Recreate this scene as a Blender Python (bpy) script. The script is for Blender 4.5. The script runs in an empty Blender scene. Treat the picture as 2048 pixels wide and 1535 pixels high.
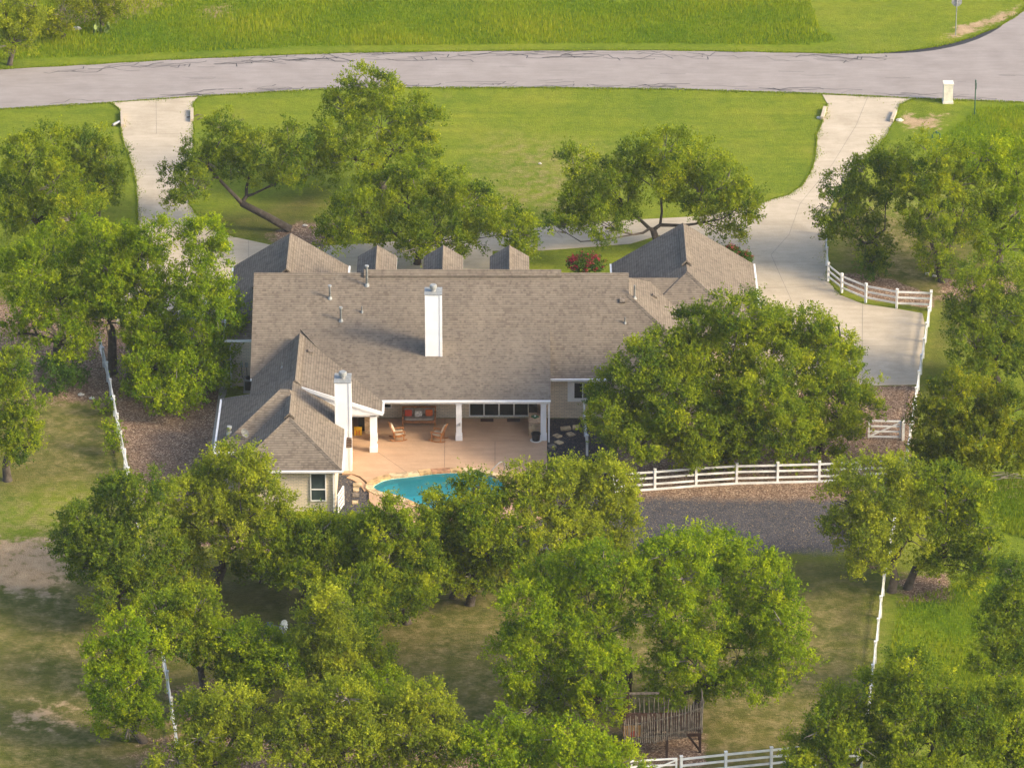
import bpy, math, random
import numpy as np
from mathutils import Vector, Matrix
from mathutils.geometry import tessellate_polygon
R = math.radians
random.seed(7)
rng = np.random.default_rng(11)
sc = bpy.context.scene
col = sc.collection

# ------------------------------------------------------------------ camera, sky, sun, exposure
PITCH = R(24.5); HC = 120.6; YC = -264.6; FPX = 9500.0
cam = bpy.data.cameras.new('camera'); camo = bpy.data.objects.new('camera', cam); col.objects.link(camo)
camo.location = (0, YC, HC); camo.rotation_euler = (math.pi/2 - PITCH, 0, 0)
cam.sensor_fit = 'HORIZONTAL'; cam.sensor_width = 36; cam.lens = 36*FPX/2048
cam.clip_start = 1; cam.clip_end = 6000
sc.camera = camo
SUN_EL = 29.0; SUN_AZ = -20.0        # degrees; azimuth measured from +X, negative = towards the camera
wd = bpy.data.worlds.new('World'); sc.world = wd; wd.use_nodes = True
nt = wd.node_tree; nt.nodes.clear()
sky = nt.nodes.new('ShaderNodeTexSky'); sky.sky_type = 'NISHITA'; sky.sun_disc = False
sky.sun_elevation = R(SUN_EL); sky.sun_rotation = R(90 - SUN_AZ); sky.air_density = 0.9; sky.dust_density = 3.2
bg = nt.nodes.new('ShaderNodeBackground'); bg.inputs['Strength'].default_value = 0.15
wo = nt.nodes.new('ShaderNodeOutputWorld')
nt.links.new(sky.outputs[0], bg.inputs[0]); nt.links.new(bg.outputs[0], wo.inputs[0])
sl = bpy.data.lights.new('sun', 'SUN'); sl.energy = 2.2; sl.angle = R(14); sl.color = (1.0, 0.83, 0.57)
so = bpy.data.objects.new('sun', sl); col.objects.link(so); so.location = (60, -20, 60)
sd = Vector((math.cos(R(SUN_EL))*math.cos(R(SUN_AZ)), math.cos(R(SUN_EL))*math.sin(R(SUN_AZ)), math.sin(R(SUN_EL))))
so.rotation_euler = sd.to_track_quat('Z', 'Y').to_euler()
sc.view_settings.view_transform = 'Standard'; sc.view_settings.look = 'None'
sc.view_settings.gamma = 1; sc.view_settings.use_curve_mapping = False
sc.view_settings.exposure = 1.28
sc.cycles.max_bounces = 5; sc.cycles.diffuse_bounces = 3; sc.cycles.transmission_bounces = 4; sc.cycles.transparent_max_bounces = 6
sc.cycles.caustics_reflective = False; sc.cycles.caustics_refractive = False

# ------------------------------------------------------------------ surveying: photograph coordinate -> point of the place
CP, SP = math.cos(PITCH), math.sin(PITCH)
def ray(px, py):
    a = px - 1024.0; b = -(py - 767.5)
    return (a, FPX*CP + b*SP, -FPX*SP + b*CP)
def G(px, py, z=0.0):                      # point at height z
    d = ray(px, py); t = (z - HC)/d[2]
    return Vector((d[0]*t, YC + d[1]*t, z))
def W(px, py, Y):                          # point in the vertical plane at depth Y
    d = ray(px, py); t = (Y - YC)/d[1]
    return Vector((d[0]*t, Y, HC + d[2]*t))
def scale_at(p):                           # photograph pixels per metre
    return FPX/((p[1]-YC)*CP + (HC - p[2])*SP)

# ------------------------------------------------------------------ materials
def newmat(name):
    m = bpy.data.materials.new(name); m.use_nodes = True
    t = m.node_tree; t.nodes.clear()
    o = t.nodes.new('ShaderNodeOutputMaterial'); b = t.nodes.new('ShaderNodeBsdfPrincipled')
    t.links.new(b.outputs[0], o.inputs[0]); b.inputs['Roughness'].default_value = .8
    b.inputs['Specular IOR Level'].default_value = .25
    return m, t, b, o
def nd(t, ty, **kw):
    n = t.nodes.new(ty)
    for k, v in kw.items():
        if k in n.inputs: n.inputs[k].default_value = v
        else: setattr(n, k, v)
    return n
def noise(t, vec, s, d=4, r=.55):
    n = nd(t, 'ShaderNodeTexNoise'); n.inputs['Scale'].default_value = s; n.inputs['Detail'].default_value = d
    n.inputs['Roughness'].default_value = r; t.links.new(vec, n.inputs['Vector']); return n.outputs['Fac']
def ramp(t, fac, stops):
    r = nd(t, 'ShaderNodeValToRGB'); e = r.color_ramp.elements
    while len(e) < len(stops): e.new(.5)
    for q, (p, c) in zip(e, stops): q.position = p; q.color = (*c, 1) if len(c) == 3 else c
    t.links.new(fac, r.inputs[0]); return r.outputs[0]
def mixc(t, fac, a, b, mode='MIX'):
    m = nd(t, 'ShaderNodeMix', data_type='RGBA', blend_type=mode)
    for s, v in ((0, fac), (6, a), (7, b)):
        if hasattr(v, 'is_linked') or hasattr(v, 'links'): t.links.new(v, m.inputs[s])
        else: m.inputs[s].default_value = v if s == 0 else (*v, 1)
    return m.outputs[2]
def math_(t, op, a, b=None, clamp=False):
    m = nd(t, 'ShaderNodeMath', operation=op, use_clamp=clamp)
    for i, v in enumerate((a, b)):
        if v is None: continue
        if hasattr(v, 'links'): t.links.new(v, m.inputs[i])
        else: m.inputs[i].default_value = v
    return m.outputs[0]
def bump(t, b, h, st=.5, dist=.03):
    n = nd(t, 'ShaderNodeBump'); n.inputs['Strength'].default_value = st; n.inputs['Distance'].default_value = dist
    t.links.new(h, n.inputs['Height']); t.links.new(n.outputs[0], b.inputs['Normal'])
def pos(t): return nd(t, 'ShaderNodeNewGeometry').outputs['Position']
def attr(t, name): return nd(t, 'ShaderNodeAttribute', attribute_name=name).outputs['Fac']
def voro(t, vec, s):
    v = nd(t, 'ShaderNodeTexVoronoi'); v.inputs['Scale'].default_value = s; t.links.new(vec, v.inputs['Vector']); return v
def simple(name, c, rough=.7, var=.12, ns=3.0, metal=0., bmp=0.):
    m, t, b, o = newmat(name); p = pos(t)
    f = noise(t, p, ns, 5)
    d = tuple(max(0, x*(1-var*2)) for x in c); l = tuple(min(1, x*(1+var)) for x in c)
    t.links.new(ramp(t, f, [(.3, d), (.7, l)]), b.inputs['Base Color'])
    b.inputs['Roughness'].default_value = rough; b.inputs['Metallic'].default_value = metal
    if bmp: bump(t, b, noise(t, p, ns*8, 3), bmp)
    return m
MT = {}
MT['white'] = simple('white_paint', (.80, .79, .76), .55, .06, 1.5)
MT['fencewhite'] = simple('fence_white', (.72, .72, .69), .6, .16, 1.2)
MT['trim'] = simple('trim_paint', (.78, .78, .77), .5, .05, 2)
MT['cream'] = simple('cream_stone', (.72, .68, .58), .8, .1, 3)
MT['black'] = simple('black_metal', (.02, .02, .022), .45, .1)
MT['dark'] = simple('dark_void', (.012, .012, .014), .6, .1)
MT['greymetal'] = simple('grey_metal', (.42, .42, .41), .4, .1, 4, .6)
MT['galv'] = simple('galvanised', (.30, .31, .30), .5, .14, 6, .15)
MT['pipe'] = simple('vent_grey', (.17, .175, .165), .6, .2, 6)
MT['teak'] = simple('teak_wood', (.36, .15, .05), .55, .25, 7)
MT['cushion'] = simple('grey_cushion', (.33, .29, .24), .9, .1, 6)
MT['creamcush'] = simple('cream_cushion', (.62, .52, .38), .9, .1, 6)
MT['red'] = simple('red_fabric', (.55, .07, .03), .9, .1, 6)
MT['orange'] = simple('orange_fabric', (.60, .14, .04), .9, .1, 6)
MT['pattern'] = simple('pale_print_fabric', (.62, .60, .56), .9, .3, 14)
MT['yellow'] = simple('yellow_plastic', (.75, .42, .02), .5, .1)
MT['green'] = simple('green_glaze', (.03, .14, .06), .3, .2)
MT['mat'] = simple('brown_doormat', (.09, .045, .03), .95, .3, 20)
MT['fieldstone'] = simple('tan_stone', (.50, .36, .22), .85, .35, 4, bmp=.4)
MT['counter'] = simple('counter_stone', (.46, .33, .22), .6, .2, 8)
MT['flag'] = simple('flagstone', (.52, .40, .24), .85, .3, 3, bmp=.4)
MT['rock'] = simple('limestone_rock', (.60, .57, .50), .9, .2, 5, bmp=.6)
MT['oldwood'] = simple('weathered_wood', (.18, .15, .12), .9, .3, 6, bmp=.3)
MT['brownwood'] = simple('brown_wood', (.055, .028, .018), .8, .3, 6)
MT['stick'] = simple('dry_stick', (.17, .145, .115), .9, .35, 5)
MT['tanpanel'] = simple('tan_panel', (.55, .30, .10), .8, .15, 4)
MT['signgreen'] = simple('sign_green', (.03, .10, .06), .5, .1)
MT['blue'] = simple('blue_plastic', (.03, .14, .40), .4, .1)
MT['tar'] = simple('tar', (.035, .034, .036), .6, .1)
MT['redflower'] = simple('red_flower', (.26, .018, .035), .8, .2, 9)

def m_glass():
    m, t, b, o = newmat('window_glass'); b.inputs['Base Color'].default_value = (.012, .016, .018, 1)
    b.inputs['Roughness'].default_value = .06; b.inputs['Specular IOR Level'].default_value = .6; return m
MT['glass'] = m_glass()
def m_screen():
    m, t, b, o = newmat('screened_glass'); p = pos(t)
    t.links.new(ramp(t, noise(t, p, 2.0), [(.3, (.03, .045, .045)), (.7, (.055, .08, .08))]), b.inputs['Base Color'])
    b.inputs['Roughness'].default_value = .3; return m
MT['screen'] = m_screen()
def m_shingle():
    m, t, b, o = newmat('asphalt_shingle')
    uv = nd(t, 'ShaderNodeUVMap', uv_map='UVMap').outputs[0]
    sp = nd(t, 'ShaderNodeSeparateXYZ'); t.links.new(uv, sp.inputs[0])
    rv = math_(t, 'MULTIPLY', sp.outputs[1], 1/.165); row = math_(t, 'FLOOR', rv); fr = math_(t, 'FRACT', rv)
    def tabs(wd, seed):
        wn = nd(t, 'ShaderNodeTexWhiteNoise', noise_dimensions='2D'); cb = nd(t, 'ShaderNodeCombineXYZ')
        sh = math_(t, 'MULTIPLY', row, .37+seed)
        t.links.new(math_(t, 'FLOOR', math_(t, 'ADD', math_(t, 'MULTIPLY', sp.outputs[0], 1/wd), sh)), cb.inputs[0]); t.links.new(row, cb.inputs[1]); t.links.new(cb.outputs[0], wn.inputs[0])
        return wn.outputs[0]
    p = pos(t)
    f = math_(t, 'ADD', math_(t, 'MULTIPLY', tabs(.26, 0), .55), math_(t, 'MULTIPLY', tabs(.13, .21), .45))
    c = ramp(t, f, [(.12, (.132, .109, .087)), (.42, (.168, .141, .112)), (.9, (.198, .168, .132))])
    c = mixc(t, .85, c, ramp(t, fr, [(.0, (.58, .57, .57)), (.22, (.80, .80, .80)), (.45, (1.06, 1.06, 1.05)), (1, (1.08, 1.08, 1.07))]), 'MULTIPLY')
    c = mixc(t, .8, c, ramp(t, noise(t, p, .35, 5), [(.3, (.84, .83, .83)), (.7, (1.12, 1.11, 1.09))]), 'MULTIPLY')
    st = nd(t, 'ShaderNodeMapping'); st.inputs['Scale'].default_value = (2.5, .25, 1); t.links.new(uv, st.inputs[0])
    c = mixc(t, .6, c, ramp(t, noise(t, st.outputs[0], 1.0, 5, .6), [(.3, (.86, .86, .87)), (.7, (1.08, 1.08, 1.07))]), 'MULTIPLY')
    c = mixc(t, .7, c, ramp(t, noise(t, p, 30, 2), [(.3, (.88, .88, .88)), (.7, (1.1, 1.1, 1.1))]), 'MULTIPLY')
    t.links.new(c, b.inputs['Base Color']); b.inputs['Roughness'].default_value = .95; b.inputs['Specular IOR Level'].default_value = .1
    bump(t, b, math_(t, 'SUBTRACT', 1.0, fr), .6, .02)
    return m
MT['shingle'] = m_shingle()
def m_brick():
    m, t, b, o = newmat('cream_brick')
    uv = nd(t, 'ShaderNodeUVMap', uv_map='UVMap').outputs[0]
    br = nd(t, 'ShaderNodeTexBrick', offset=.5)
    br.inputs['Scale'].default_value = 1; br.inputs['Brick Width'].default_value = .30; br.inputs['Row Height'].default_value = .10
    br.inputs['Mortar Size'].default_value = .012; br.inputs['Bias'].default_value = -.2
    br.inputs['Color1'].default_value = (.74, .63, .47, 1); br.inputs['Color2'].default_value = (.61, .51, .375, 1)
    br.inputs['Mortar'].default_value = (.42, .38, .32, 1)
    t.links.new(uv, br.inputs['Vector'])
    p = pos(t)
    c = mixc(t, .7, br.outputs['Color'], ramp(t, noise(t, p, 1.1, 5), [(.3, (.86, .85, .84)), (.7, (1.08, 1.07, 1.05))]), 'MULTIPLY')
    t.links.new(c, b.inputs['Base Color']); bump(t, b, br.outputs['Fac'], -.5, .015); return m
MT['brick'] = m_brick()
def m_siding():
    m, t, b, o = newmat('white_lap_siding'); p = pos(t)
    sp = nd(t, 'ShaderNodeSeparateXYZ'); t.links.new(p, sp.inputs[0])
    saw = math_(t, 'FRACT', math_(t, 'MULTIPLY', sp.outputs[2], 5.6))
    c = ramp(t, noise(t, p, 2, 4), [(.3, (.74, .74, .73)), (.7, (.82, .82, .81))])
    t.links.new(c, b.inputs['Base Color']); b.inputs['Roughness'].default_value = .5
    bump(t, b, saw, -1.0, .06); return m
MT['siding'] = m_siding()
def m_concrete(name, c0, c1, stain):
    m, t, b, o = newmat(name); p = pos(t)
    st = nd(t, 'ShaderNodeMapping'); st.inputs['Scale'].default_value = (.35, 2.2, 1); t.links.new(p, st.inputs[0])
    c = ramp(t, noise(t, p, .45, 6, .6), [(.25, c0), (.72, c1)])
    c = mixc(t, .55, c, ramp(t, noise(t, st.outputs[0], 1.3, 6, .65), [(.3, (.80, .79, .77)), (.68, (1.1, 1.1, 1.1))]), 'MULTIPLY')
    blot = ramp(t, noise(t, p, .22, 7, .7), [(.50, (1, 1, 1)), (.72, stain)])
    c = mixc(t, .8, c, blot, 'MULTIPLY')
    c = mixc(t, .7, c, ramp(t, noise(t, p, 14, 4, .7), [(.3, (.88, .88, .88)), (.7, (1.08, 1.08, 1.08))]), 'MULTIPLY')
    t.links.new(c, b.inputs['Base Color']); b.inputs['Roughness'].default_value = .9
    bump(t, b, noise(t, p, 20, 3), .15, .01); return m
MT['concrete'] = m_concrete('driveway_concrete', (.40, .338, .248), (.525, .45, .342), (.74, .72, .68))
MT['patio'] = m_concrete('patio_stain', (.41, .255, .15), (.52, .345, .215), (.75, .72, .66))
MT['asphalt'] = m_concrete('worn_asphalt', (.252, .222, .205), (.312, .278, .260), (.84, .84, .85))
MT['path'] = m_concrete('path_concrete', (.30, .28, .24), (.42, .39, .34), (.7, .7, .68))
MT['joint'] = simple('joint_line', (.22, .20, .17), .9, .2, 5)
MT['patiojoint'] = simple('patio_joint', (.20, .13, .09), .9, .2, 5)

def m_ground():
    m, t, b, o = newmat('ground_cover'); p = pos(t)
    n1 = noise(t, p, .16, 6, .6); n2 = noise(t, p, 1.1, 6, .65)
    mp = nd(t, 'ShaderNodeMapping'); mp.inputs['Scale'].default_value = (3.0, 7.5, 5); t.links.new(p, mp.inputs[0])
    n3 = noise(t, mp.outputs[0], 1.0, 6, .75); n4 = noise(t, p, .5, 5, .6)
    # mown lawn
    lawn = ramp(t, n1, [(.28, (.120, .176, .014)), (.5, (.168, .214, .017)), (.74, (.225, .244, .024))])
    lawn = mixc(t, .8, lawn, ramp(t, n2, [(.28, (.74, .80, .75)), (.7, (1.18, 1.13, 1.2))]), 'MULTIPLY')
    oli = ramp(t, n4, [(.3, (.075, .095, .016)), (.5, (.115, .120, .024)), (.72, (.165, .145, .045))])  # browner grass, with the soft tree shade also darkened into its colour
    lawn = mixc(t, attr(t, 'olive'), lawn, oli)
    mw = nd(t, 'ShaderNodeMapping'); mw.inputs['Scale'].default_value = (.10, 1.1, 1); t.links.new(p, mw.inputs[0])
    lawn = mixc(t, .75, lawn, ramp(t, noise(t, mw.outputs[0], 1.0, 4, .6), [(.3, (.80, .86, .9)), (.7, (1.16, 1.10, 1.05))]), 'MULTIPLY')
    lawn = mixc(t, ramp(t, noise(t, p, 2.3, 5, .7), [(.60, (0, 0, 0)), (.74, (.5, .5, .5))]), lawn, (.26, .25, .07))
    dry = ramp(t, n3, [(.3, (.16, .14, .045)), (.7, (.36, .28, .13))])
    dm = math_(t, 'MULTIPLY', attr(t, 'dry'), ramp(t, n2, [(.42, (0, 0, 0)), (.66, (1, 1, 1))]), True)
    dm2 = math_(t, 'ADD', dm, ramp(t, n4, [(.62, (0, 0, 0)), (.86, (.45, .45, .45))]), True)
    c = mixc(t, dm2, lawn, dry)
    # tall meadow
    tall = ramp(t, n1, [(.3, (.065, .14, .006)), (.52, (.15, .22, .008)), (.72, (.25, .262, .013))])
    tall = mixc(t, .8, tall, ramp(t, n2, [(.3, (.65, .72, .7)), (.7, (1.2, 1.15, 1.1))]), 'MULTIPLY')
    c = mixc(t, attr(t, 'tall'), c, tall)
    # grass blade grain on everything green
    c = mixc(t, .85, c, ramp(t, n3, [(.28, (.58, .62, .6)), (.52, (1.0, 1.0, 1.0)), (.75, (1.42, 1.36, 1.4))]), 'MULTIPLY')
    # bare pale dirt
    dirt = ramp(t, n2, [(.3, (.30, .205, .115)), (.7, (.48, .35, .21))])
    dmk = ramp(t, math_(t, 'ADD', math_(t, 'MULTIPLY', attr(t, 'dirt'), .64), math_(t, 'MULTIPLY', math_(t, 'SUBTRACT', n2, .5), 1.5)), [(.34, (0, 0, 0)), (.56, (1, 1, 1))])
    c = mixc(t, dmk, c, dirt)
    # leaf litter / bark mulch
    v = voro(t, p, 15.0); sv = nd(t, 'ShaderNodeSeparateColor'); t.links.new(v.outputs['Color'], sv.inputs[0])
    mul = ramp(t, sv.outputs[0], [(.0, (.110, .070, .048)), (.45, (.215, .140, .094)), (.75, (.31, .215, .145)), (.95, (.48, .37, .26))])
    mul = mixc(t, .75, mul, ramp(t, n2, [(.3, (.66, .66, .70)), (.7, (1.2, 1.15, 1.1))]), 'MULTIPLY')
    mk = ramp(t, math_(t, 'ADD', attr(t, 'mulch'), math_(t, 'MULTIPLY', math_(t, 'SUBTRACT', n2, .5), 1.1)), [(.36, (0, 0, 0)), (.60, (1, 1, 1))])
    c = mixc(t, mk, c, mul)
    # gravel
    v2 = voro(t, p, 20.0); s2 = nd(t, 'ShaderNodeSeparateColor'); t.links.new(v2.outputs['Color'], s2.inputs[0])
    grv = ramp(t, s2.outputs[1], [(.0, (.050, .051, .058)), (.6, (.088, .087, .095)), (.9, (.125, .118, .120)), (.985, (.30, .22, .13))])
    grv = mixc(t, .7, grv, ramp(t, n2, [(.3, (.7, .7, .72)), (.7, (1.2, 1.15, 1.1))]), 'MULTIPLY')
    gk = ramp(t, math_(t, 'ADD', attr(t, 'gravel'), math_(t, 'MULTIPLY', math_(t, 'SUBTRACT', n2, .5), .9)), [(.28, (0, 0, 0)), (.68, (1, 1, 1))])
    c = mixc(t, gk, c, grv)
    dk = mixc(t, .95, c, ramp(t, s2.outputs[2], [(0, (.22, .25, .32)), (.9, (.62, .64, .70)), (1, (1.2, 1, .8))]), 'MULTIPLY')
    c = mixc(t, attr(t, 'slate'), c, dk)
    t.links.new(c, b.inputs['Base Color']); b.inputs['Roughness'].default_value = 1; b.inputs['Specular IOR Level'].default_value = .05
    bump(t, b, math_(t, 'ADD', n3, math_(t, 'MULTIPLY', v.outputs['Distance'], .5)), .8, .12)
    return m
MT['ground'] = m_ground()

def m_leaf(name, stops, trans=.48):
    m, t, b, o = newmat(name)
    a = attr(t, 'tint')
    c = ramp(t, a, [(q, (k[0]*.97, k[1]*1.04, k[2]*1.0)) for q, k in stops])
    b.inputs['Roughness'].default_value = .6; b.inputs['Specular IOR Level'].default_value = .06
    t.links.new(c, b.inputs['Base Color'])
    tr = nd(t, 'ShaderNodeBsdfTranslucent')
    c2 = mixc(t, 1.0, c, (1.25, 1.15, .6), 'MULTIPLY'); t.links.new(c2, tr.inputs[0])
    mx = nd(t, 'ShaderNodeMixShader'); mx.inputs[0].default_value = trans
    t.links.new(b.outputs[0], mx.inputs[1]); t.links.new(tr.outputs[0], mx.inputs[2]); t.links.new(mx.outputs[0], o.inputs[0])
    return m
MT['oak'] = m_leaf('live_oak_leaf', [(0, (.048, .098, .014)), (.35, (.140, .198, .012)), (.7, (.275, .318, .011)), (1, (.42, .42, .016))])
MT['oak_bright'] = m_leaf('bright_oak_leaf', [(0, (.056, .118, .009)), (.35, (.162, .240, .007)), (.7, (.300, .362, .008)), (1, (.45, .465, .011))])
MT['oak_pale'] = m_leaf('pale_oak_leaf', [(0, (.080, .124, .018)), (.35, (.200, .240, .018)), (.7, (.335, .355, .020)), (1, (.48, .47, .034))])
MT['oak_dark'] = m_leaf('dark_oak_leaf', [(0, (.040, .086, .017)), (.35, (.112, .168, .015)), (.7, (.222, .268, .014)), (1, (.36, .375, .018))])
MT['cedar'] = m_leaf('cedar_leaf', [(0, (.042, .078, .007)), (.35, (.120, .155, .006)), (.7, (.235, .245, .007)), (1, (.38, .36, .010))])
MT['shrub'] = m_leaf('shrub_leaf', [(0, (.03, .07, .014)), (.4, (.06, .12, .016)), (.8, (.10, .17, .018)), (1, (.15, .21, .03))])
MT['grassblade'] = m_leaf('grass_blade', [(0, (.09, .165, .007)), (.4, (.20, .26, .009)), (.75, (.32, .33, .012)), (1, (.46, .42, .06))], .4)
def m_bark():
    m, t, b, o = newmat('oak_bark'); p = pos(t)
    t.links.new(ramp(t, noise(t, p, 3.5, 6, .7), [(.25, (.035, .028, .022)), (.55, (.085, .070, .056)), (.8, (.17, .15, .13))]), b.inputs['Base Color'])
    b.inputs['Roughness'].default_value = .95; bump(t, b, noise(t, p, 14, 4), .7, .04); return m
MT['bark'] = m_bark()
def m_twig():
    m, t, b, o = newmat('grey_twig'); p = pos(t)
    t.links.new(ramp(t, noise(t, p, 3.5, 4, .7), [(.25, (.10, .085, .07)), (.8, (.27, .24, .20))]), b.inputs['Base Color']); return m
MT['twig'] = m_twig()
def m_water():
    m, t, b, o = newmat('pool_water'); p = pos(t)
    tr = nd(t, 'ShaderNodeBsdfTransparent'); tr.inputs[0].default_value = (.46, .97, .95, 1)
    gl = nd(t, 'ShaderNodeBsdfGlossy'); gl.inputs['Roughness'].default_value = .04
    fr = nd(t, 'ShaderNodeFresnel'); fr.inputs[0].default_value = 1.33
    bp = nd(t, 'ShaderNodeBump'); bp.inputs['Strength'].default_value = .3; bp.inputs['Distance'].default_value = .06
    t.links.new(noise(t, p, 3.0, 3), bp.inputs['Height'])
    t.links.new(bp.outputs[0], gl.inputs['Normal']); t.links.new(bp.outputs[0], fr.inputs['Normal'])
    mx = nd(t, 'ShaderNodeMixShader'); t.links.new(fr.outputs[0], mx.inputs[0])
    t.links.new(tr.outputs[0], mx.inputs[1]); t.links.new(gl.outputs[0], mx.inputs[2]); t.links.new(mx.outputs[0], o.inputs[0]); return m
MT['water'] = m_water()
def m_basin():
    m, t, b, o = newmat('pool_plaster'); p = pos(t)
    v = voro(t, p, 2.2)
    c = ramp(t, noise(t, p, 1.4, 5), [(.3, (.36, .86, .80)), (.7, (.46, .93, .88))])
    t.links.new(c, b.inputs['Base Color']); return m
MT['basin'] = m_basin()

# ------------------------------------------------------------------ object helpers
def setp(o, parent):
    if parent is not None:
        o.parent = parent; o.matrix_parent_inverse = parent.matrix_basis.inverted()
def tag(o, label=None, cat=None, group=None, kind=None):
    if label: o['label'] = label
    if cat: o['category'] = cat
    if group: o['group'] = group
    if kind: o['kind'] = kind
    return o
def thing(name, loc, label, cat, group=None):
    o = bpy.data.objects.new(name, None); col.objects.link(o); o.location = loc; o.empty_display_size = .2
    return tag(o, label, cat, group)
class MB:
    def __init__(s): s.v = []; s.f = []; s.m = []
    def add(s, vs, fs, mi=0):
        n = len(s.v); s.v += [tuple(x) for x in vs]; s.f += [tuple(i+n for i in f) for f in fs]; s.m += [mi]*len(fs); return s
    def box(s, c, d, rz=0, mi=0, M=None):
        hx, hy, hz = d[0]/2, d[1]/2, d[2]/2
        pts = [Vector((x, y, z)) for x in (-hx, hx) for y in (-hy, hy) for z in (-hz, hz)]
        if M is None: M = Matrix.Rotation(rz, 3, 'Z')
        return s.add([M @ p + Vector(c) for p in pts], [(0,1,3,2),(4,6,7,5),(0,4,5,1),(2,3,7,6),(0,2,6,4),(1,5,7,3)], mi)
    def bar(s, a, b, w, h=None, mi=0):
        a = Vector(a); b = Vector(b); d = b-a; h = h or w
        q = d.to_track_quat('X', 'Z').to_matrix()
        return s.box((a+b)/2, (d.length, w, h), M=q, mi=mi)
    def tube(s, pts, rad, n=7, mi=0, cap=True):
        pts = [Vector(p) for p in pts]; rings = []
        if not hasattr(rad, '__len__'): rad = [rad]*len(pts)
        for i, p in enumerate(pts):
            d = (pts[min(i+1, len(pts)-1)] - pts[max(i-1, 0)]).normalized()
            a = d.orthogonal().normalized() if abs(d.z) < .9 else Vector((1, 0, 0)).cross(d).normalized()
            if abs(d.z) < .9: a = d.cross(Vector((0, 0, 1))).normalized()
            c = d.cross(a)
            rings.append([p + (a*math.cos(2*math.pi*k/n) + c*math.sin(2*math.pi*k/n))*rad[i] for k in range(n)])
        vs = [q for r in rings for q in r]; fs = []
        for i in range(len(pts)-1):
            for k in range(n):
                fs.append((i*n+k, i*n+(k+1) % n, (i+1)*n+(k+1) % n, (i+1)*n+k))
        if cap: fs += [tuple(range(n))[::-1], tuple((len(pts)-1)*n+k for k in range(n))]
        return s.add(vs, fs, mi)
    def prism(s, poly, z0, z1, mi=0, top_only=False):
        n = len(poly); P = [Vector((p[0], p[1], 0)) for p in poly]
        ar = sum(P[i].x*P[(i+1) % n].y - P[(i+1) % n].x*P[i].y for i in range(n))
        if ar < 0: P = P[::-1]
        tri = tessellate_polygon([P])
        vs = [(p.x, p.y, z1) for p in P] + [(p.x, p.y, z0) for p in P]
        fs = []
        for a, b, c in tri:
            cr = (P[b]-P[a]).cross(P[c]-P[a]).z
            fs.append((a, b, c) if cr > 0 else (a, c, b))
        fs += [(i, i+n, (i+1) % n+n, (i+1) % n) for i in range(n)]
        return s.add(vs, fs, mi)
    def build(s, name, mats, parent=None, uv=False, smooth=False):
        me = bpy.data.meshes.new(name); me.from_pydata(s.v, [], s.f); me.update()
        for m in (mats if isinstance(mats, (list, tuple)) else [mats]): me.materials.append(MT[m])
        me.polygons.foreach_set('material_index', s.m)
        if smooth: me.polygons.foreach_set('use_smooth', [True]*len(s.f))
        if uv: plane_uv(me)
        o = bpy.data.objects.new(name, me); col.objects.link(o); setp(o, parent); return o
def plane_uv(me):
    l = me.uv_layers.new(name='UVMap')
    for p in me.polygons:
        n = p.normal
        up = Vector((0, 0, 1)) - n*n.z
        up = up.normalized() if up.length > .05 else Vector((0, 1, 0))
        h = up.cross(n)
        for li in p.loop_indices:
            c = me.vertices[me.loops[li].vertex_index].co
            l.data[li].uv = (c.dot(h), c.dot(up))
_ub = {}
def ubox(name, mat, parent, c, d, rz=0, M=None):
    if mat not in _ub:
        b = MB().box((0, 0, 0), (1, 1, 1)); me = bpy.data.meshes.new('unit_'+mat); me.from_pydata(b.v, [], b.f); me.update()
        me.materials.append(MT[mat]); _ub[mat] = me
    o = bpy.data.objects.new(name, _ub[mat]); col.objects.link(o)
    m = M.to_4x4() if M is not None else Matrix.Rotation(rz, 4, 'Z')
    o.matrix_basis = Matrix.Translation(Vector(c)) @ m @ Matrix.Diagonal((*d, 1))
    setp(o, parent); return o
def ubar(name, mat, parent, a, b, w, h):
    a = Vector(a); b = Vector(b); d = b-a
    return ubox(name, mat, parent, (a+b)/2, (d.length, w, h), M=d.to_track_quat('X', 'Z').to_matrix())
def smooth_poly(pts, it=2, closed=True):
    P = [Vector(p) for p in pts]
    for _ in range(it):
        Q = []
        n = len(P)
        for i in range(n if closed else n-1):
            a, b = P[i], P[(i+1) % n]
            Q += [a*.75+b*.25, a*.25+b*.75]
        if not closed: Q = [P[0]] + Q + [P[-1]]
        P = Q
    return P
def gp(pts, z=0): return [G(x, y, z) for x, y in pts]

# ------------------------------------------------------------------ ground sheet with its cover types
POOL_PX = [(742, 976), (752, 966), (775, 957), (820, 953), (870, 946), (920, 944), (970, 948), (1003, 960), (1018, 980), (1012, 1004),
           (985, 1020), (940, 1027), (890, 1027), (850, 1018), (815, 1002), (785, 991), (757, 987)]
pool = smooth_poly(gp(POOL_PX), 2)
def pip(X, Y, poly):
    ins = np.zeros(X.shape, bool); n = len(poly)
    for i in range(n):
        x1, y1 = poly[i][0], poly[i][1]; x2, y2 = poly[(i+1) % n][0], poly[(i+1) % n][1]
        if y1 == y2: continue
        c = ((y1 > Y) != (y2 > Y)) & (X < (x2-x1)*(Y-y1)/(y2-y1) + x1)
        ins ^= c
    return ins
def sdist(X, Y, poly):
    d = np.full(X.shape, 1e9); n = len(poly)
    for i in range(n):
        a = poly[i]; b = poly[(i+1) % n]; ex, ey = b[0]-a[0], b[1]-a[1]; L = ex*ex+ey*ey+1e-9
        t = np.clip(((X-a[0])*ex + (Y-a[1])*ey)/L, 0, 1)
        d = np.minimum(d, np.hypot(X-a[0]-t*ex, Y-a[1]-t*ey))
    return np.where(pip(X, Y, poly), d, -d)
def soft(X, Y, px, w): return np.clip(.5 + sdist(X, Y, gp(px))/(2*w), 0, 1)
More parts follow.
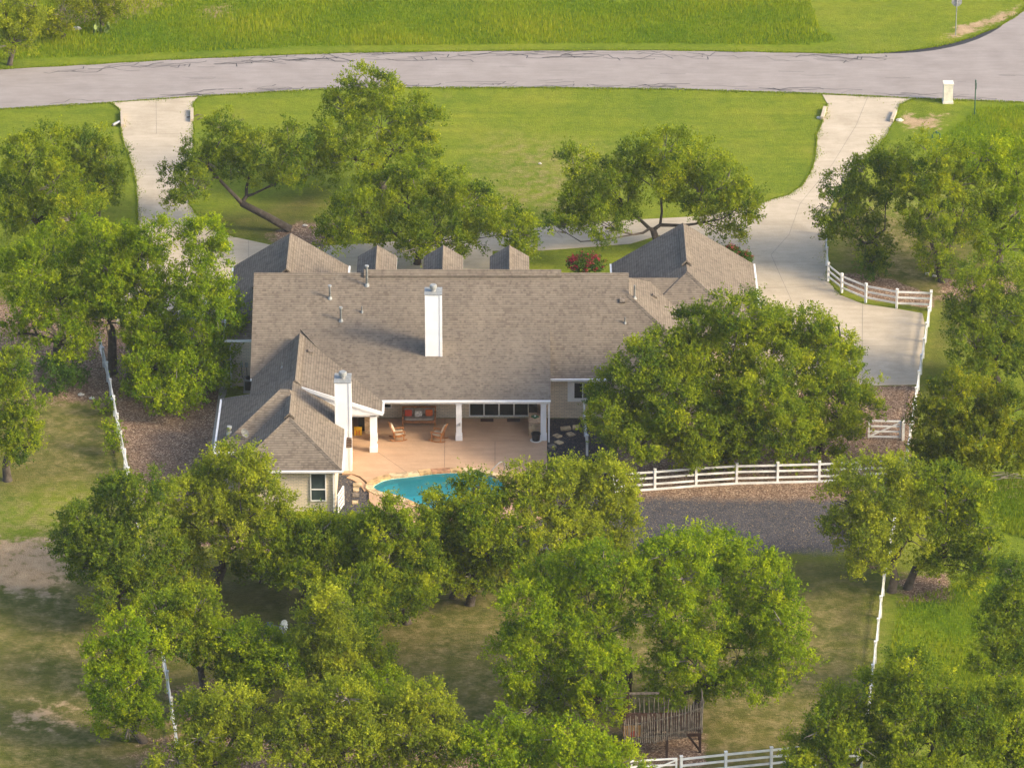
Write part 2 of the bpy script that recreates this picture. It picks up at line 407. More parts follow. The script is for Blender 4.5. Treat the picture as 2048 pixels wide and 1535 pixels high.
COVER = {
 'tall': [([(-200, -60), (2300, -60), (2300, 0), (1600, 0), (1640, 60), (1675, 80), (1620, 92), (1200, 88), (600, 94), (240, 112), (-200, 128)], .5),
          ([(1860, 280), (1960, 212), (2300, 205), (2300, 400), (1900, 330)], .8),
          ([(1790, 1195), (1960, 1150), (2200, 1150), (2200, 1420), (1760, 1420)], .8),
          ([(1960, 960), (2200, 940), (2200, 1100), (1990, 1060)], .8)],
 'mulch': [([(205, 690), (230, 640), (330, 610), (470, 640), (450, 720), (440, 1010), (275, 1010), (240, 850)], .5),
           ([(-60, 590), (220, 640), (240, 800), (60, 800), (-60, 700)], 2.2),
           ([(1225, 850), (1420, 780), (1740, 771), (1838, 771), (1818, 965), (1700, 1000), (1480, 1025), (1250, 1020)], .6),
           ([(1672, 560), (1690, 545), (1790, 560), (1870, 592), (1862, 616), (1790, 606), (1715, 592)], .6), ([(1880, 562), (1990, 545), (2040, 580), (1885, 600)], 1.2),
           ([(540, 470), (600, 445), (680, 450), (670, 480), (560, 500)], 1.2),
           ([(1800, 1150), (1890, 1145), (1900, 1195), (1810, 1205)], 1.4),
           
           ([(640, 1060), (420, 1040), (400, 1090), (560, 1105), (640, 1100)], .8),
           ([(1250, 1440), (1400, 1450), (1420, 1530), (1240, 1530)], 1.0),
           ([(150, -60), (430, -60), (240, 30), (100, 60)], 1.5),
           ([(340, 1380), (420, 1360), (440, 1420), (350, 1450)], 1.2),
           ([(300, 1480), (1200, 1460), (1250, 1600), (250, 1600)], 2.5),
           ],
 'dirt': [([(-40, 1075), (110, 1070), (150, 1130), (110, 1200), (-40, 1180)], 1.2),
         
          ([(0, 1420), (140, 1400), (150, 1450), (0, 1460)], 2.4),
          ([(1800, 230), (1900, 225), (1880, 260), (1790, 258)], 1.4), ([(1900, 52), (1960, 40), (2010, 20), (2040, 10), (2030, 36), (1990, 50), (1930, 72), (1890, 84)], .8),
          ([(390, 15), (470, 5), (460, 40), (400, 40)], 1.2), ([(200, 10), (340, 0), (340, 12), (230, 45)], 1.0),
          ([(1990, 960), (2060, 950), (2060, 990), (1990, 990)], 1.6)],
 'gravel': [([(1240, 995), (1480, 1000), (1690, 1000), (1720, 1104), (1240, 1108), (1000, 1110), (640, 1090), (655, 1045), (960, 1050), (1150, 1030)], 1.3),
            ([(1092, 836), (1166, 836), (1240, 925), (1245, 1010), (1090, 1010)], .3), ([(676, 944), (712, 944), (745, 970), (745, 1040), (660, 1040)], .3)],
 'slate': [([(1092, 836), (1166, 836), (1240, 925), (1250, 1000), (1090, 1000)], .4)],
 'olive': [([(-60, 1120), (300, 1120), (700, 1100), (1100, 1110), (1700, 1104), (1790, 1100), (1745, 1400), (1720, 1640), (-60, 1640)], 2.0), ([(-60, 560), (250, 640), (260, 960), (-60, 1000)], 2.0), ([(1650, 430), (1900, 430), (2060, 560), (1900, 700), (1860, 900), (1840, 700), (1870, 620), (1680, 570)], 1.5), ([(400, 440), (640, 380), (660, 470), (560, 490), (460, 470)], 1.5)],
 'dry': [([(-60, 980), (300, 960), (420, 1200), (420, 1600), (-60, 1600)], 5), ([(850, 1180), (1760, 1180), (1760, 1600), (800, 1600)], 4), ([(560, 1110), (1000, 1150), (1000, 1350), (560, 1400)], 3),
         ([(1180, 300), (1000, 280), (960, 420), (1180, 430)], 3), ([(1640, 400), (1900, 400), (1900, 600), (1700, 560)], 3), ([(60, 780), (240, 780), (250, 960), (60, 960)], 3)],
}
def build_ground():
    fx = np.arange(-44, 44.01, .25); fy = np.arange(-56, 80.01, .25)
    far = np.array([3000, 1500, 700, 300, 150, 90, 60])
    xs = np.concatenate([-far, fx, far[::-1]]); ys = np.concatenate([-far-20, fy, far[::-1]+30])
    X, Y = np.meshgrid(xs, ys); nx, ny = len(xs), len(ys)
    me = bpy.data.meshes.new('ground')
    co = np.stack([X.ravel(), Y.ravel(), np.zeros(nx*ny)], 1)
    i = np.arange(nx-1)[None, :] + np.arange(ny-1)[:, None]*nx
    q = np.stack([i, i+1, i+nx+1, i+nx], -1).reshape(-1, 4)
    cen = co[q].mean(1)
    keep = sdist(cen[:, 0], cen[:, 1], [(p.x, p.y) for p in pool]) < -.05
    q = q[keep]
    me.vertices.add(len(co)); me.vertices.foreach_set('co', co.ravel())
    me.loops.add(q.size); me.loops.foreach_set('vertex_index', q.ravel())
    me.polygons.add(len(q)); me.polygons.foreach_set('loop_start', np.arange(len(q))*4)
    me.update(calc_edges=True)
    for k, polys in COVER.items():
        w = np.zeros(X.shape)
        for px, s in polys: w = np.maximum(w, soft(X, Y, px, s))
        a = me.attributes.new(k, 'FLOAT', 'POINT'); a.data.foreach_set('value', w.ravel().astype(np.float32))
    me.materials.append(MT['ground'])
    o = bpy.data.objects.new('ground', me); col.objects.link(o); tag(o, kind='structure'); return o
ground = build_ground()

def sheet(name, poly, z, mat, parent=None, z0=-.06, kind='structure'):
    o = MB().prism(poly, z0, z).build(name, mat, parent)
    if parent is None: tag(o, kind=kind)
    return o
def ribbon(mb, pts, w, z):
    P = [Vector((p[0], p[1], z)) for p in pts]
    for a, b in zip(P, P[1:]):
        d = (b-a); d.z = 0
        if d.length < 1e-4: continue
        d.normalize(); n = Vector((-d.y, d.x, 0))*w/2; e = d*w*.3
        mb.add([a-n-e, b-n+e, b+n+e, a+n-e], [(0, 1, 2, 3)])

ROAD_T = [(-250, 152), (0, 139), (170, 130), (340, 120), (520, 112), (700, 106), (1000, 102), (1300, 101), (1500, 104), (1700, 108), (1760, 107), (1820, 102), (1880, 93), (1940, 77), (2000, 53), (2048, 22), (2110, -30)]
ROAD_B = [(2400, 210), (2048, 205), (1990, 203), (1820, 197), (1640, 188), (1348, 179), (1100, 176), (820, 176), (640, 179), (400, 193), (220, 206), (110, 212), (0, 219), (-250, 240)]
road = sheet('road', gp(ROAD_T + [(2400, -30)] + ROAD_B), .016, 'asphalt')
mb = MB()
def cracks(mb, line, off, n, seed, jit):
    r = random.Random(seed); L = [G(*p) for p in line]
    seg = [0]
    for a, b in zip(L, L[1:]): seg.append(seg[-1]+(b-a).length)
    def at(s):
        s = max(0, min(seg[-1]-.01, s))
        for i in range(len(L)-1):
            if seg[i+1] >= s:
                t = (s-seg[i])/(seg[i+1]-seg[i]); return L[i].lerp(L[i+1], t)
    for k in range(n):
        s = r.uniform(12, seg[-1]-8); ln = r.uniform(1.2, 5); o = off*r.uniform(.2, 1.0); pts = []; q = 0
        while q < ln:
            p = at(s+q); pts.append((p.x, p.y + o)); q += r.uniform(.3, .9); o += r.uniform(-.22, .22)*jit
            if r.random() < .10: o += r.choice((-.5, .5))*jit
            if off < 0: o = max(off*1.2, min(-.12, o))
            else: o = min(off*1.2, max(.12, o))
        ribbon(mb, pts, r.choice((.03, .04, .05, .06, .08)), .021)
        if r.random() < .5: ribbon(mb, [pts[-1], (pts[-1][0]+r.uniform(-.3, .3), pts[-1][1]+r.uniform(-.5, .5)*jit)], .07, .0215)
cracks(mb, ROAD_T[:14], -1.5, 90, 3, 1.2); cracks(mb, ROAD_B[::-1], 1.0, 60, 5, .8)
r0 = random.Random(2)
for k in range(14):
    p = G(r0.uniform(50, 2000), r0.uniform(125, 165)); ribbon(mb, [(p.x+i*.6, p.y+r0.uniform(-.1, .1)) for i in range(r0.randint(2, 5))], .035, .0205)
tag(mb.build('crack_sealant', 'tar', road), kind='stuff')
MB().prism(smooth_poly(gp([(1735, 108), (1820, 101), (1880, 92), (1940, 76), (1990, 56), (2012, 44), (1995, 60), (1945, 84), (1885, 99), (1820, 107)]), 1), .01, .022).build('fresh_asphalt_edge', 'tar', road)

DL = [(221, 206), (236, 217), (241, 224), (243, 272), (255, 302), (266, 336), (273, 372), (276, 425), (279, 470), (283, 530), (270, 570), (240, 600), (232, 650), (300, 655), (470, 645), (520, 560), (900, 560), (903, 556), (985, 556), (985, 502),
      (1085, 501), (1180, 494), (1260, 488), (1320, 470), (1330, 700), (1400, 768), (1580, 771), (1735, 771), (1836, 769), (1843, 720), (1850, 650), (1845, 627), (1800, 619), (1725, 608), (1682, 591), (1657, 562), (1652, 500), (1660, 420), (1700, 345), (1745, 302), (1770, 276), (1789, 243), (1800, 209), (1827, 198), (1645, 190),
      (1655, 208), (1646, 240), (1634, 270), (1632, 310), (1622, 345), (1602, 374), (1578, 390), (1508, 410), (1450, 424), (1400, 433), (1250, 441), (1130, 450), (1080, 455), (1000, 460), (900, 472), (760, 486), (650, 492), (545, 491), (470, 475), (430, 462), (400, 440), (380, 412), (370, 372), (384, 320), (387, 290), (386, 209), (399, 194)]
drive = sheet('driveway', gp(DL), .026, 'concrete')
def joint(px, w=.022, z=.031, mat='joint', par=None):
    m = MB(); ribbon(m, gp(px), w, z); return m.build('control_joint', mat, par or drive)
for px in ([(312, 196), (313, 268)], [(243, 270), (387, 268)], [(1643, 255), (1786, 256)], [(1736, 193), (1712, 252)], [(1712, 252), (1664, 330), (1600, 408), (1578, 470)], [(1478, 578), (1650, 573)],
           [(1480, 470), (1478, 580)], [(1578, 470), (1542, 510), (1600, 640)], [(1725, 608), (1724, 770)], [(1600, 691), (1848, 694)], [(497, 480), (498, 560)], [(268, 350), (372, 352)], [(1560, 392), (1700, 440)]):
    joint(px)
sheet('footpath', gp([(455, 640), (472, 645), (452, 790), (446, 800), (438, 900), (425, 960), (417, 930), (438, 780)]), .022, 'path')

# ------------------------------------------------------------------ patio and pool
PAT = [(706, 836), (1094, 836), (1094, 960), (1088, 1030), (1040, 1060), (800, 1055), (738, 1000), (738, 975), (733, 962), (720, 952), (706, 947), (684, 946), (684, 880)]
pat_poly = gp(PAT, .1)
hole = [Vector((p.x, p.y, 0)) for p in pool]
def patio_mesh():
    P = [Vector((p.x, p.y, 0)) for p in pat_poly]; P2 = smooth_poly(P, 0)
    tri = tessellate_polygon([P2, hole]); A = P2 + hole; m = MB()
    m.add([(p.x, p.y, .10) for p in A], [t if (A[t[1]]-A[t[0]]).cross(A[t[2]]-A[t[0]]).z > 0 else (t[0], t[2], t[1]) for t in tri])
    n = len(P2); m.add([(p.x, p.y, .10) for p in P2] + [(p.x, p.y, -.05) for p in P2], [(i, i+n, (i+1) % n+n, (i+1) % n) for i in range(n)])
    return m
patio = tag(patio_mesh().build('patio', 'patio'), kind='structure')
for px in ([(890, 840), (889, 942)], [(755, 906), (818, 950)], [(700, 884), (1094, 884)], [(990, 886), (990, 940)]): joint(px, .025, .105, 'patiojoint', patio)
# lower curved step
stp = smooth_poly(gp([(702, 950), (718, 956), (730, 966), (738, 978)]), 2, False)
m = MB()
for a, b in zip(stp, stp[1:]):
    d = (b-a).normalized(); n = Vector((d.y, -d.x, 0))*-.0 + Vector((-d.y, d.x, 0))*0
    o_ = Vector((-.35, -.45, 0))
    m.add([(a.x, a.y, .055), (b.x, b.y, .055), (b.x+o_.x*.7, b.y+o_.y*.9, .055), (a.x+o_.x*.7, a.y+o_.y*.9, .055), (a.x+o_.x*.7, a.y+o_.y*.9, -.02), (b.x+o_.x*.7, b.y+o_.y*.9, -.02)], [(0, 1, 2, 3), (3, 2, 5, 4)])
m.build('curved_step', 'patio', patio)

pc = sum((Vector(p) for p in pool), Vector())/len(pool)
pt = thing('swimming_pool', (pc.x, pc.y, 0), 'freeform turquoise swimming pool edged with tan flagstone beside the patio', 'pool')
n = len(pool); m = MB()
bot = [Vector((p.x*.86+pc.x*.14, p.y*.86+pc.y*.14, -1.15)) for p in pool]
tp = [Vector((p.x, p.y, .06)) for p in pool]
m.add(tp + bot, [((i+1) % n, i, i+n, (i+1) % n+n) for i in range(n)])
tri = tessellate_polygon([bot]); m.add(bot, [t if (bot[t[1]]-bot[t[0]]).cross(bot[t[2]]-bot[t[0]]).z > 0 else (t[0], t[2], t[1]) for t in tri])
m.build('basin', 'basin', pt, smooth=False)
m = MB(); wp = [Vector((p.x, p.y, -.04)) for p in pool]
tri = tessellate_polygon([wp]); m.add(wp, [t if (wp[t[1]]-wp[t[0]]).cross(wp[t[2]]-wp[t[0]]).z > 0 else (t[0], t[2], t[1]) for t in tri]); m.build('water', 'water', pt)
# shallow tanning ledge at the left end
lp = [Vector((p.x*.95+pc.x*.05, p.y*.95+pc.y*.05, 0)) for p in pool if p.x < G(800, 975).x]
MB().prism(lp, -1.1, -.32).build('ledge', 'basin', pt)
# coping stones, one by one
stones_m = []
for k in range(3):
    mm = simple('coping_%d' % k, [(.55, .36, .17), (.62, .46, .27), (.42, .22, .12)][k], .85, .3, 3, bmp=.4); MT['cop%d' % k] = mm
acc = 0; cur = [0]; rr = random.Random(4); lim = rr.uniform(.5, .9)
def coping(idx):
    m = MB(); g = .012
    inn = [pool[i % n] for i in idx]; out = []
    for i in idx:
        a = pool[(i-1) % n]; b = pool[(i+1) % n]; d = (b-a).normalized(); nn = Vector((-d.y, d.x, 0))
        if (pool[i % n]+nn*.1-pc).length < (pool[i % n]-pc).length: nn = -nn
        out.append(pool[i % n]+nn*rr.uniform(.36, .44)); 
    inn = [p + (pc-p).normalized()*.04 for p in inn]
    k = len(idx); z = .135 + rr.uniform(0, .015)
    e0 = (inn[-1]-inn[0]).normalized()*g
    vs = [(p.x, p.y, z) for p in inn] + [(p.x, p.y, z) for p in out]
    vs = [(x + (e0.x if i % k == 0 else -e0.x if i % k == k-1 else 0), y + (e0.y if i % k == 0 else -e0.y if i % k == k-1 else 0), zz) for i, (x, y, zz) in enumerate(vs)]
    lo = [(x, y, -.02) for x, y, zz in vs]
    fs = [(i, i+1, k+i+1, k+i) for i in range(k-1)] + [(i+1, i, 2*k+i, 2*k+i+1) for i in range(k-1)] + [(k+i, k+i+1, 3*k+i+1, 3*k+i) for i in range(k-1)]
    fs += [(0, k, 3*k, 2*k), (k-1, 2*k+k-1, 3*k+k-1, 2*k-1)]
    m.add(vs+lo, fs); m.build('coping_stone', 'cop%d' % rr.choice((0, 0, 1, 1, 2)), pt)
i = 0
while i < n:
    j = i; L = 0
    while L < lim and j < n: L += (pool[(j+1) % n]-pool[j % n]).length; j += 1
    coping(list(range(i, j+1))); i = j; lim = rr.uniform(.5, .9)
# low stone wall on the near side of the pool
m = MB(); a = G(768, 996, 0); b = G(800, 1006, 0)
m.add([(a.x, a.y, .10), (b.x, b.y, .10), (b.x, b.y-.02, -.0), (a.x, a.y-.02, -.0)], [(0, 1, 2, 3)]); m.build('outer_wall', 'fieldstone', pt)
# handrail
hp = G(993, 948, .1)
hr = thing('pool_handrail', hp, 'chrome looped handrail at the far edge of the pool', 'handrail')
pts = [(hp.x+.45, hp.y+.1, .1), (hp.x+.45, hp.y+.1, .75), (hp.x+.36, hp.y+.05, .9), (hp.x+.15, hp.y-.05, .88), (hp.x-.25, hp.y-.3, .55), (hp.x-.45, hp.y-.45, .15)]
MB().tube(pts, .03, 8).build('rail', 'galv', hr, smooth=True)
MB().tube([(hp.x+.45, hp.y+.1, .09), (hp.x+.45, hp.y+.1, .13)], .06, 10).build('foot_flange', 'galv', hr)

# ------------------------------------------------------------------ the house
house = thing('house', (0, 0, 0), 'long single storey cream brick house with brown shingle roofs and two white chimneys', 'house')
def roof(faces, outline, ends=(), name='roof', drop=.18, hid=()):
    m = MB()
    for f in faces: m.add(f, [tuple(range(len(f)))], 0)
    n = len(outline)
    lo = [(p[0], p[1], p[2]-drop) for p in outline]
    m.add(list(outline)+lo, [(i, (i+1) % n, (i+1) % n+n, i+n)[::-1] for i in range(n)], 1)
    for h_ in hid: m.m[len(faces)+h_] = 0
    m.add(lo, [tuple(range(n))[::-1]], 1)
    for e in ends: m.add(e, [tuple(range(len(e)))], 2)
    return m.build(name, ['shingle', 'trim', 'siding'], house, uv=True)
def gable_x(x0, x1, y0, y1, ze, yr, zr, ze1=None):
    z1 = ze if ze1 is None else ze1
    A, B, C, D = (x0, y0, ze), (x1, y0, ze), (x1, y1, z1), (x0, y1, z1); E, F = (x0, yr, zr), (x1, yr, zr)
    return roof([[A, B, F, E], [C, D, E, F]], [A, B, C, D], [[D, A, E], [B, C, F]])
def gable_y(x0, x1, y0, y1, ze, xr, zr, ze1=None):
    z1 = ze if ze1 is None else ze1
    A, B, C, D = (x0, y0, ze), (x1, y0, z1), (x1, y1, z1), (x0, y1, ze); E, F = (xr, y0, zr), (xr, y1, zr)
    return roof([[B, C, F, E], [D, A, E, F]], [A, B, C, D], [[A, B, E], [C, D, F]])
def cap(parent, a, b, w=.60, h=.17):
    a = Vector(a); b = Vector(b); d = (b-a).normalized(); s = d.cross(Vector((0, 0, 1))).normalized()*w/2
    dn = Vector((0, 0, -w/2*.6)); u = Vector((0, 0, h))
    vs = [a+s+dn, a+u*.9, a-s+dn, b+s+dn, b+u*.9, b-s+dn]
    vs2 = [a+s+dn+u, a+u*1.6, a-s+dn+u, b+s+dn+u, b+u*1.6, b-s+dn+u]
    m = MB(); m.add(vs2, [(0, 3, 4, 1), (1, 4, 5, 2)]); m.add([vs2[0], vs2[3], vs[3], vs[0]], [(0, 1, 2, 3)]); m.add([vs2[2], vs2[5], vs[5], vs[2]], [(3, 2, 1, 0)])
    m.add([vs2[0], vs2[1], vs2[2], vs[2], vs[1], vs[0]], [(0, 1, 4, 5), (1, 2, 3, 4)]); m.add([vs2[3], vs2[4], vs2[5], vs[5], vs[4], vs[3]], [(0, 1, 4, 5)[::-1], (1, 2, 3, 4)[::-1]])
    return m.build('ridge_cap', 'shingle', parent, uv=True)
def hipcap(parent, a, b): return cap(parent, a, b, .3, .035)
P = .625
# main range
r_main = gable_x(-15.7, 7.1, -5.35, 7.66, 2.8, 1.155, 6.866)
cap(r_main, (-9.0, 1.155, 6.866), (3.0, 1.155, 6.866))
hipcap(r_main, (-15.7, 1.155, 6.866), (-9.0, 1.155, 6.866)); hipcap(r_main, (3.0, 1.155, 6.866), (7.1, 1.155, 6.866))
# half hip at the right end
E0, E1 = (7.1, -.2, 6.02), (7.1, 2.51, 6.02); A, B, C, D = (7.1, -5.35, 2.8), (12.25, -5.35, 2.8), (12.25, 7.66, 2.8), (7.1, 7.66, 2.8)
r_hip = roof([[A, B, E0], [B, C, E1, E0], [C, D, E1]], [A, B, C, D]); hipcap(r_hip, E0, B)
# patio roof, lower pitch
A, B, C, D = (-8.7, -8.5, 2.83), (2.3, -8.5, 2.83), (2.3, -2.15, 4.76), (-12.9, -2.15, 4.76)
r_patio = roof([[A, B, C, D]], [A, B, C, D], drop=.14, hid=(2, 3))
# left wing towards the street
zl = 3.3; zr = zl + 3.6*P
A, B, C, D = (-17.5, -.7, zl), (-10.3, -.7, zl), (-10.3, 10.7, zl), (-17.5, 10.7, zl); E, F = (-13.9, 2.9, zr), (-13.9, 10.7, zr)
r_lw = roof([[A, B, E], [B, C, F, E], [D, A, E, F]], [A, B, C, D], [[C, D, F]]); cap(r_lw, (-13.9, 4.4, zr), (-13.9, 9.9, zr)); hipcap(r_lw, A, E)
# right wing towards the street
A, B, C, D = (6.3, -.06, 2.8), (15.27, -.06, 2.8), (15.27, 12.25, 2.8), (6.3, 12.25, 2.8); E, F = (10.785, 4.42, 5.6), (10.785, 12.25, 5.6)
r_rw = roof([[A, B, E], [B, C, F, E], [D, A, E, F]], [A, B, C, D], [[C, D, F]]); cap(r_rw, (10.785, 5.6, 5.6), (10.785, 11.2, 5.6)); hipcap(r_rw, E, B)
gable_x(4.0, 10.3, .15, 8.2, 2.83, 4.15, 5.30)
# near-left wing: low asymmetric gable over the open corner of the patio
r_a = gable_y(-15.6, -7.68, -10.15, -2.2, 2.8, -12.77, 4.57); cap(r_a, (-12.77, -10.0, 4.57), (-12.77, -3.2, 4.57))
# near-left wing: west hip and south hip
zr = 2.8+3.65*P; A, B, C, D = (-17.2, -15.6, 2.8), (-11.5, -15.6, 2.8), (-11.5, -8.3, 2.8), (-17.2, -8.3, 2.8); E, F = (-13.55, -11.95, zr), (-13.0, -11.95, zr)
r_b = roof([[A, B, F, E], [D, A, E], [C, D, E, F], [B, C, F]], [A, B, C, D]); hipcap(r_b, A, E); hipcap(r_b, D, E); hipcap(r_b, E, (-13.0, -12.0, zr))
zr2 = 2.8+3.1*P; A, B, C, D = (-16.0, -18.1, 2.803), (-9.8, -18.1, 2.803), (-9.8, -9.4, 2.803), (-16.0, -9.4, 2.803); E, F = (-12.9, -15.0, zr2), (-12.9, -9.4, zr2)
r_c = roof([[A, B, E], [B, C, F, E], [D, A, E, F]], [A, B, C, D], [[C, D, F]]); hipcap(r_c, A, E); hipcap(r_c, B, E); cap(r_c, (-12.9, -15.0, zr2), (-12.9, -12.4, zr2))
# three gablets on the street side
for x in (-8.34, -4.25, -.16):
    r = gable_y(x-1.22, x+1.22, 2.5, 6.75, 5.62, x, 6.38); cap(r, (x, 2.4, 6.38), (x, 6.2, 6.38), .34)
    ubox('gablet_front', 'siding', house, (x, 6.4, 4.6), (2.0, .3, 1.9))
# walls
def wall(x0, x1, y0, y1, z1, z0=-.05): return MB().box(((x0+x1)/2, (y0+y1)/2, (z0+z1)/2), (x1-x0, y1-y0, z1-z0)).build('wall', 'brick', house, uv=True)
wall(-15.45, 11.8, -4.9, 7.2, 2.78); wall(-17.1, -10.7, -.3, 10.3, 3.24); wall(6.7, 14.85, .35, 11.85, 2.75)
wall(-16.8, -11.9, -15.2, -8.7, 2.72); wall(-15.6, -10.2, -17.7, -5.0, 2.735)
# gutters and downspouts
def gutter(a, b):
    ubar('gutter', 'trim', house, a, b, .11, .11)
gutter((-7.7, -8.57, 2.78), (2.3, -8.57, 2.78)); gutter((2.32, -5.42, 2.75), (12.2, -5.42, 2.75)); gutter((-16.0, -18.17, 2.75), (-9.75, -18.17, 2.75))
gutter((-9.73, -18.1, 2.75), (-9.73, -12.6, 2.75)); gutter((-17.27, -15.6, 2.75), (-17.27, -8.3, 2.75)); gutter((-17.25, -15.67, 2.75), (-15.9, -15.67, 2.75))
gutter((-7.61, -10.1, 2.75), (-7.61, -8.5, 2.75)); gutter((-17.57, -.7, 3.25), (-17.57, 10.7, 3.25)); gutter((15.34, -.06, 2.75), (15.34, 12.2, 2.75)); gutter((6.24, 7.7, 2.75), (6.24, 12.2, 2.75)); gutter((-10.23, 7.7, 3.25), (-10.23, 10.7, 3.25)); gutter((-17.5, -.77, 3.25), (-15.75, -.77, 3.25))
for (x, y) in ((-10.28, -17.78), (2.2, -8.3), (-17.15, -.38), (14.95, .3)): ubox('downspout', 'trim', house, (x, y, 1.35), (.09, .09, 2.75))
# chimneys
def chimney(x0, x1, y0, y1, z0, z1, r=.22):
    c = MB().box(((x0+x1)/2, (y0+y1)/2, (z0+z1)/2), (x1-x0, y1-y0, z1-z0)).build('chimney', 'siding', house)
    ubox('corner_board', 'trim', c, (x1-.055, y0-.008, (z0+z1)/2), (.13, .04, z1-z0)); ubox('corner_board', 'trim', c, (x0+.045, y0-.006, (z0+z1)/2), (.09, .03, z1-z0))
    ubox('corner_board', 'trim', c, (x1+.006, y0+.06, (z0+z1)/2), (.03, .10, z1-z0-.01))
    ubox('crown', 'galv', c, ((x0+x1)/2, (y0+y1)/2, z1+.02), (x1-x0+.06, y1-y0+.06, .05))
    x, y = (x0+x1)/2, (y0+y1)/2
    MB().tube([(x, y, z1+.03), (x, y, z1+.22)], [.16, .16], 14).build('flue', 'greymetal', c, smooth=False)
    MB().tube([(x, y, z1+.20), (x, y, z1+.24), (x, y, z1+.42), (x, y, z1+.46)], [.17, r, r, r*.8], 16).build('flue_cap', 'galv' if r > .2 else 'black', c)
    return c
chimney(-5.2, -4.2, -4.71, -3.62, 3.0, 7.97)
ch2 = chimney(-10.36, -9.42, -12.5, -11.2, -.02, 5.76, .24)
ubox('vent_grille', 'mat', ch2, (-9.56, -12.53, 1.95), (.34, .06, .62))
for k in range(4): ubox('grille_bar', 'oldwood', ch2, (-9.56, -12.565, 1.72+k*.155), (.32, .02, .06))
# patio columns and end panel
def column(x, y, w, h):
    o = ubox('column', 'trim', house, (x, y, h/2+.1), (w, w, h)); ubox('plinth', 'trim', o, (x, y, .28), (w+.07, w+.07, .36)); ubox('capital', 'trim', o, (x, y, h+.02), (w+.08, w+.08, .12))
column(-8.2, -9.75, .40, 2.55); column(-3.16, -8.15, .33, 2.5); column(1.87, -8.15, .33, 2.5); column(-8.2, -8.2, .33, 2.5)
m = MB(); y = -9.95
m.add([(-10.2, y, 2.42), (-7.9, y, 2.42), (-7.9, y, 2.74), (-10.2, y, 3.5), (-10.2, y+.15, 2.42), (-7.9, y+.15, 2.42), (-7.9, y+.15, 2.74), (-10.2, y+.15, 3.5)], [(0, 1, 2, 3), (7, 6, 5, 4), (0, 4, 5, 1), (1, 5, 6, 2)]); m.build('gable_panel', 'trim', house)
ubar('rake_board', 'trim', house, (-12.4, -10.22, 4.38), (-7.6, -10.22, 2.72), .06, .22)
ubox('beam', 'trim', house, (-2.9, -8.15, 2.62), (10.2, .28, .26))
# windows and doors
def window(x0, x1, z0, z1, y, pane='glass', frame=.06, mull=(), trim=None, bars=()):
    f = MB(); cx, cz = (x0+x1)/2, (z0+z1)/2
    if trim:
        tl, tr, tb, tt = trim
        f.box((x0-tl/2, y-.03, cz+(tt-tb)/2), (tl, .07, z1-z0+tb+tt)); f.box((x1+tr/2, y-.03, cz+(tt-tb)/2), (tr, .07, z1-z0+tb+tt)); f.box((cx, y-.03, z0-tb/2), (x1-x0, .07, tb))
    f.box((x0+frame/2, y-.03, cz), (frame, .08, z1-z0)); f.box((x1-frame/2, y-.03, cz), (frame, .08, z1-z0))
    f.box((cx, y-.03, z0+frame/2), (x1-x0-2*frame, .08, frame)); f.box((cx, y-.03, z1-frame/2), (x1-x0-2*frame, .08, frame))
    w = f.build('window', 'white', house)
    for mx in mull: ubox('mullion', 'white', w, (mx, y-.035, cz), (frame*1.1, .085, z1-z0-2*frame))
    for bz in bars: ubox('transom', 'white', w, (cx, y-.035, bz), (x1-x0-2*frame, .085, frame*.9))
    xs = [x0] + list(mull) + [x1]; zs = [z0] + list(bars) + [z1]
    for a, b in zip(xs, xs[1:]):
        for c, d in zip(zs, zs[1:]): ubox('pane', pane, w, ((a+b)/2, y-.012, (c+d)/2), (b-a-frame, .02, d-c-frame))
    return w
wx = lambda px, py, y: W(px, py, y)
a = W(1147, 797, -4.9); b = W(1184, 763, -4.9); window(a.x, b.x, a.z, b.z, -4.9, 'glass', .05, mull=((a.x+b.x)/2,), trim=(.36, .36, .17, .1))
a = W(621, 1001, -17.7); b = W(652, 945, -17.7); window(a.x, b.x, a.z, min(b.z, 2.55), -17.7, 'screen', .06, bars=(a.z+(b.z-a.z)*.42,))
a = W(938, 832, -4.9); b = W(1058, 790, -4.9); q = (b.x-a.x)/4
sd_ = window(a.x, b.x, .12, 2.25, -4.9, 'glass', .07, mull=(a.x+q, a.x+2*q, a.x+3*q)); sd_.name = 'sliding_door'
a = W(768, 815, -4.9); b = W(783, 800, -4.9); window(a.x, b.x, a.z, 2.1, -4.9, 'glass', .05)
# dark doorway and stone fireplace in the open corner
ubox('doorway', 'dark', house, (-9.4, -5.0, 1.15), (.95, .1, 2.1))
# roof vents, read off the photograph
def on_roof(px, py, plane):
    d = ray(px, py); n, k = plane
    t = (k - (n[1]*YC + n[2]*HC))/(n[0]*d[0]+n[1]*d[1]+n[2]*d[2]); return Vector((d[0]*t, YC+d[1]*t, HC+d[2]*t))
def plane3(p, q, r):
    n = (Vector(q)-Vector(p)).cross(Vector(r)-Vector(p)); return (n, n.dot(Vector(p)))
PM = plane3((0, -5.35, 2.8), (1, -5.35, 2.8), (0, 1.155, 6.866)); PP = plane3((0, -8.5, 2.83), (1, -8.5, 2.83), (0, -2.15, 4.76))
PAW = plane3((-15.6, 0, 2.8), (-15.6, 1, 2.8), (-12.77, 0, 4.57)); PAE = plane3((-7.68, 0, 2.8), (-7.68, 1, 2.8), (-12.77, 0, 4.57))
PHE = plane3((12.25, 0, 2.8), (12.25, 1, 2.8), (7.1, 0, 6.02)); PLW = plane3((-17.5, 0, zl), (-17.5, 1, zl), (-13.9, 0, zl+3.6*P)); PBW = plane3((-17.2, 0, 2.8), (-17.2, 1, 2.8), (-13.55, 0, 2.8+3.65*P))
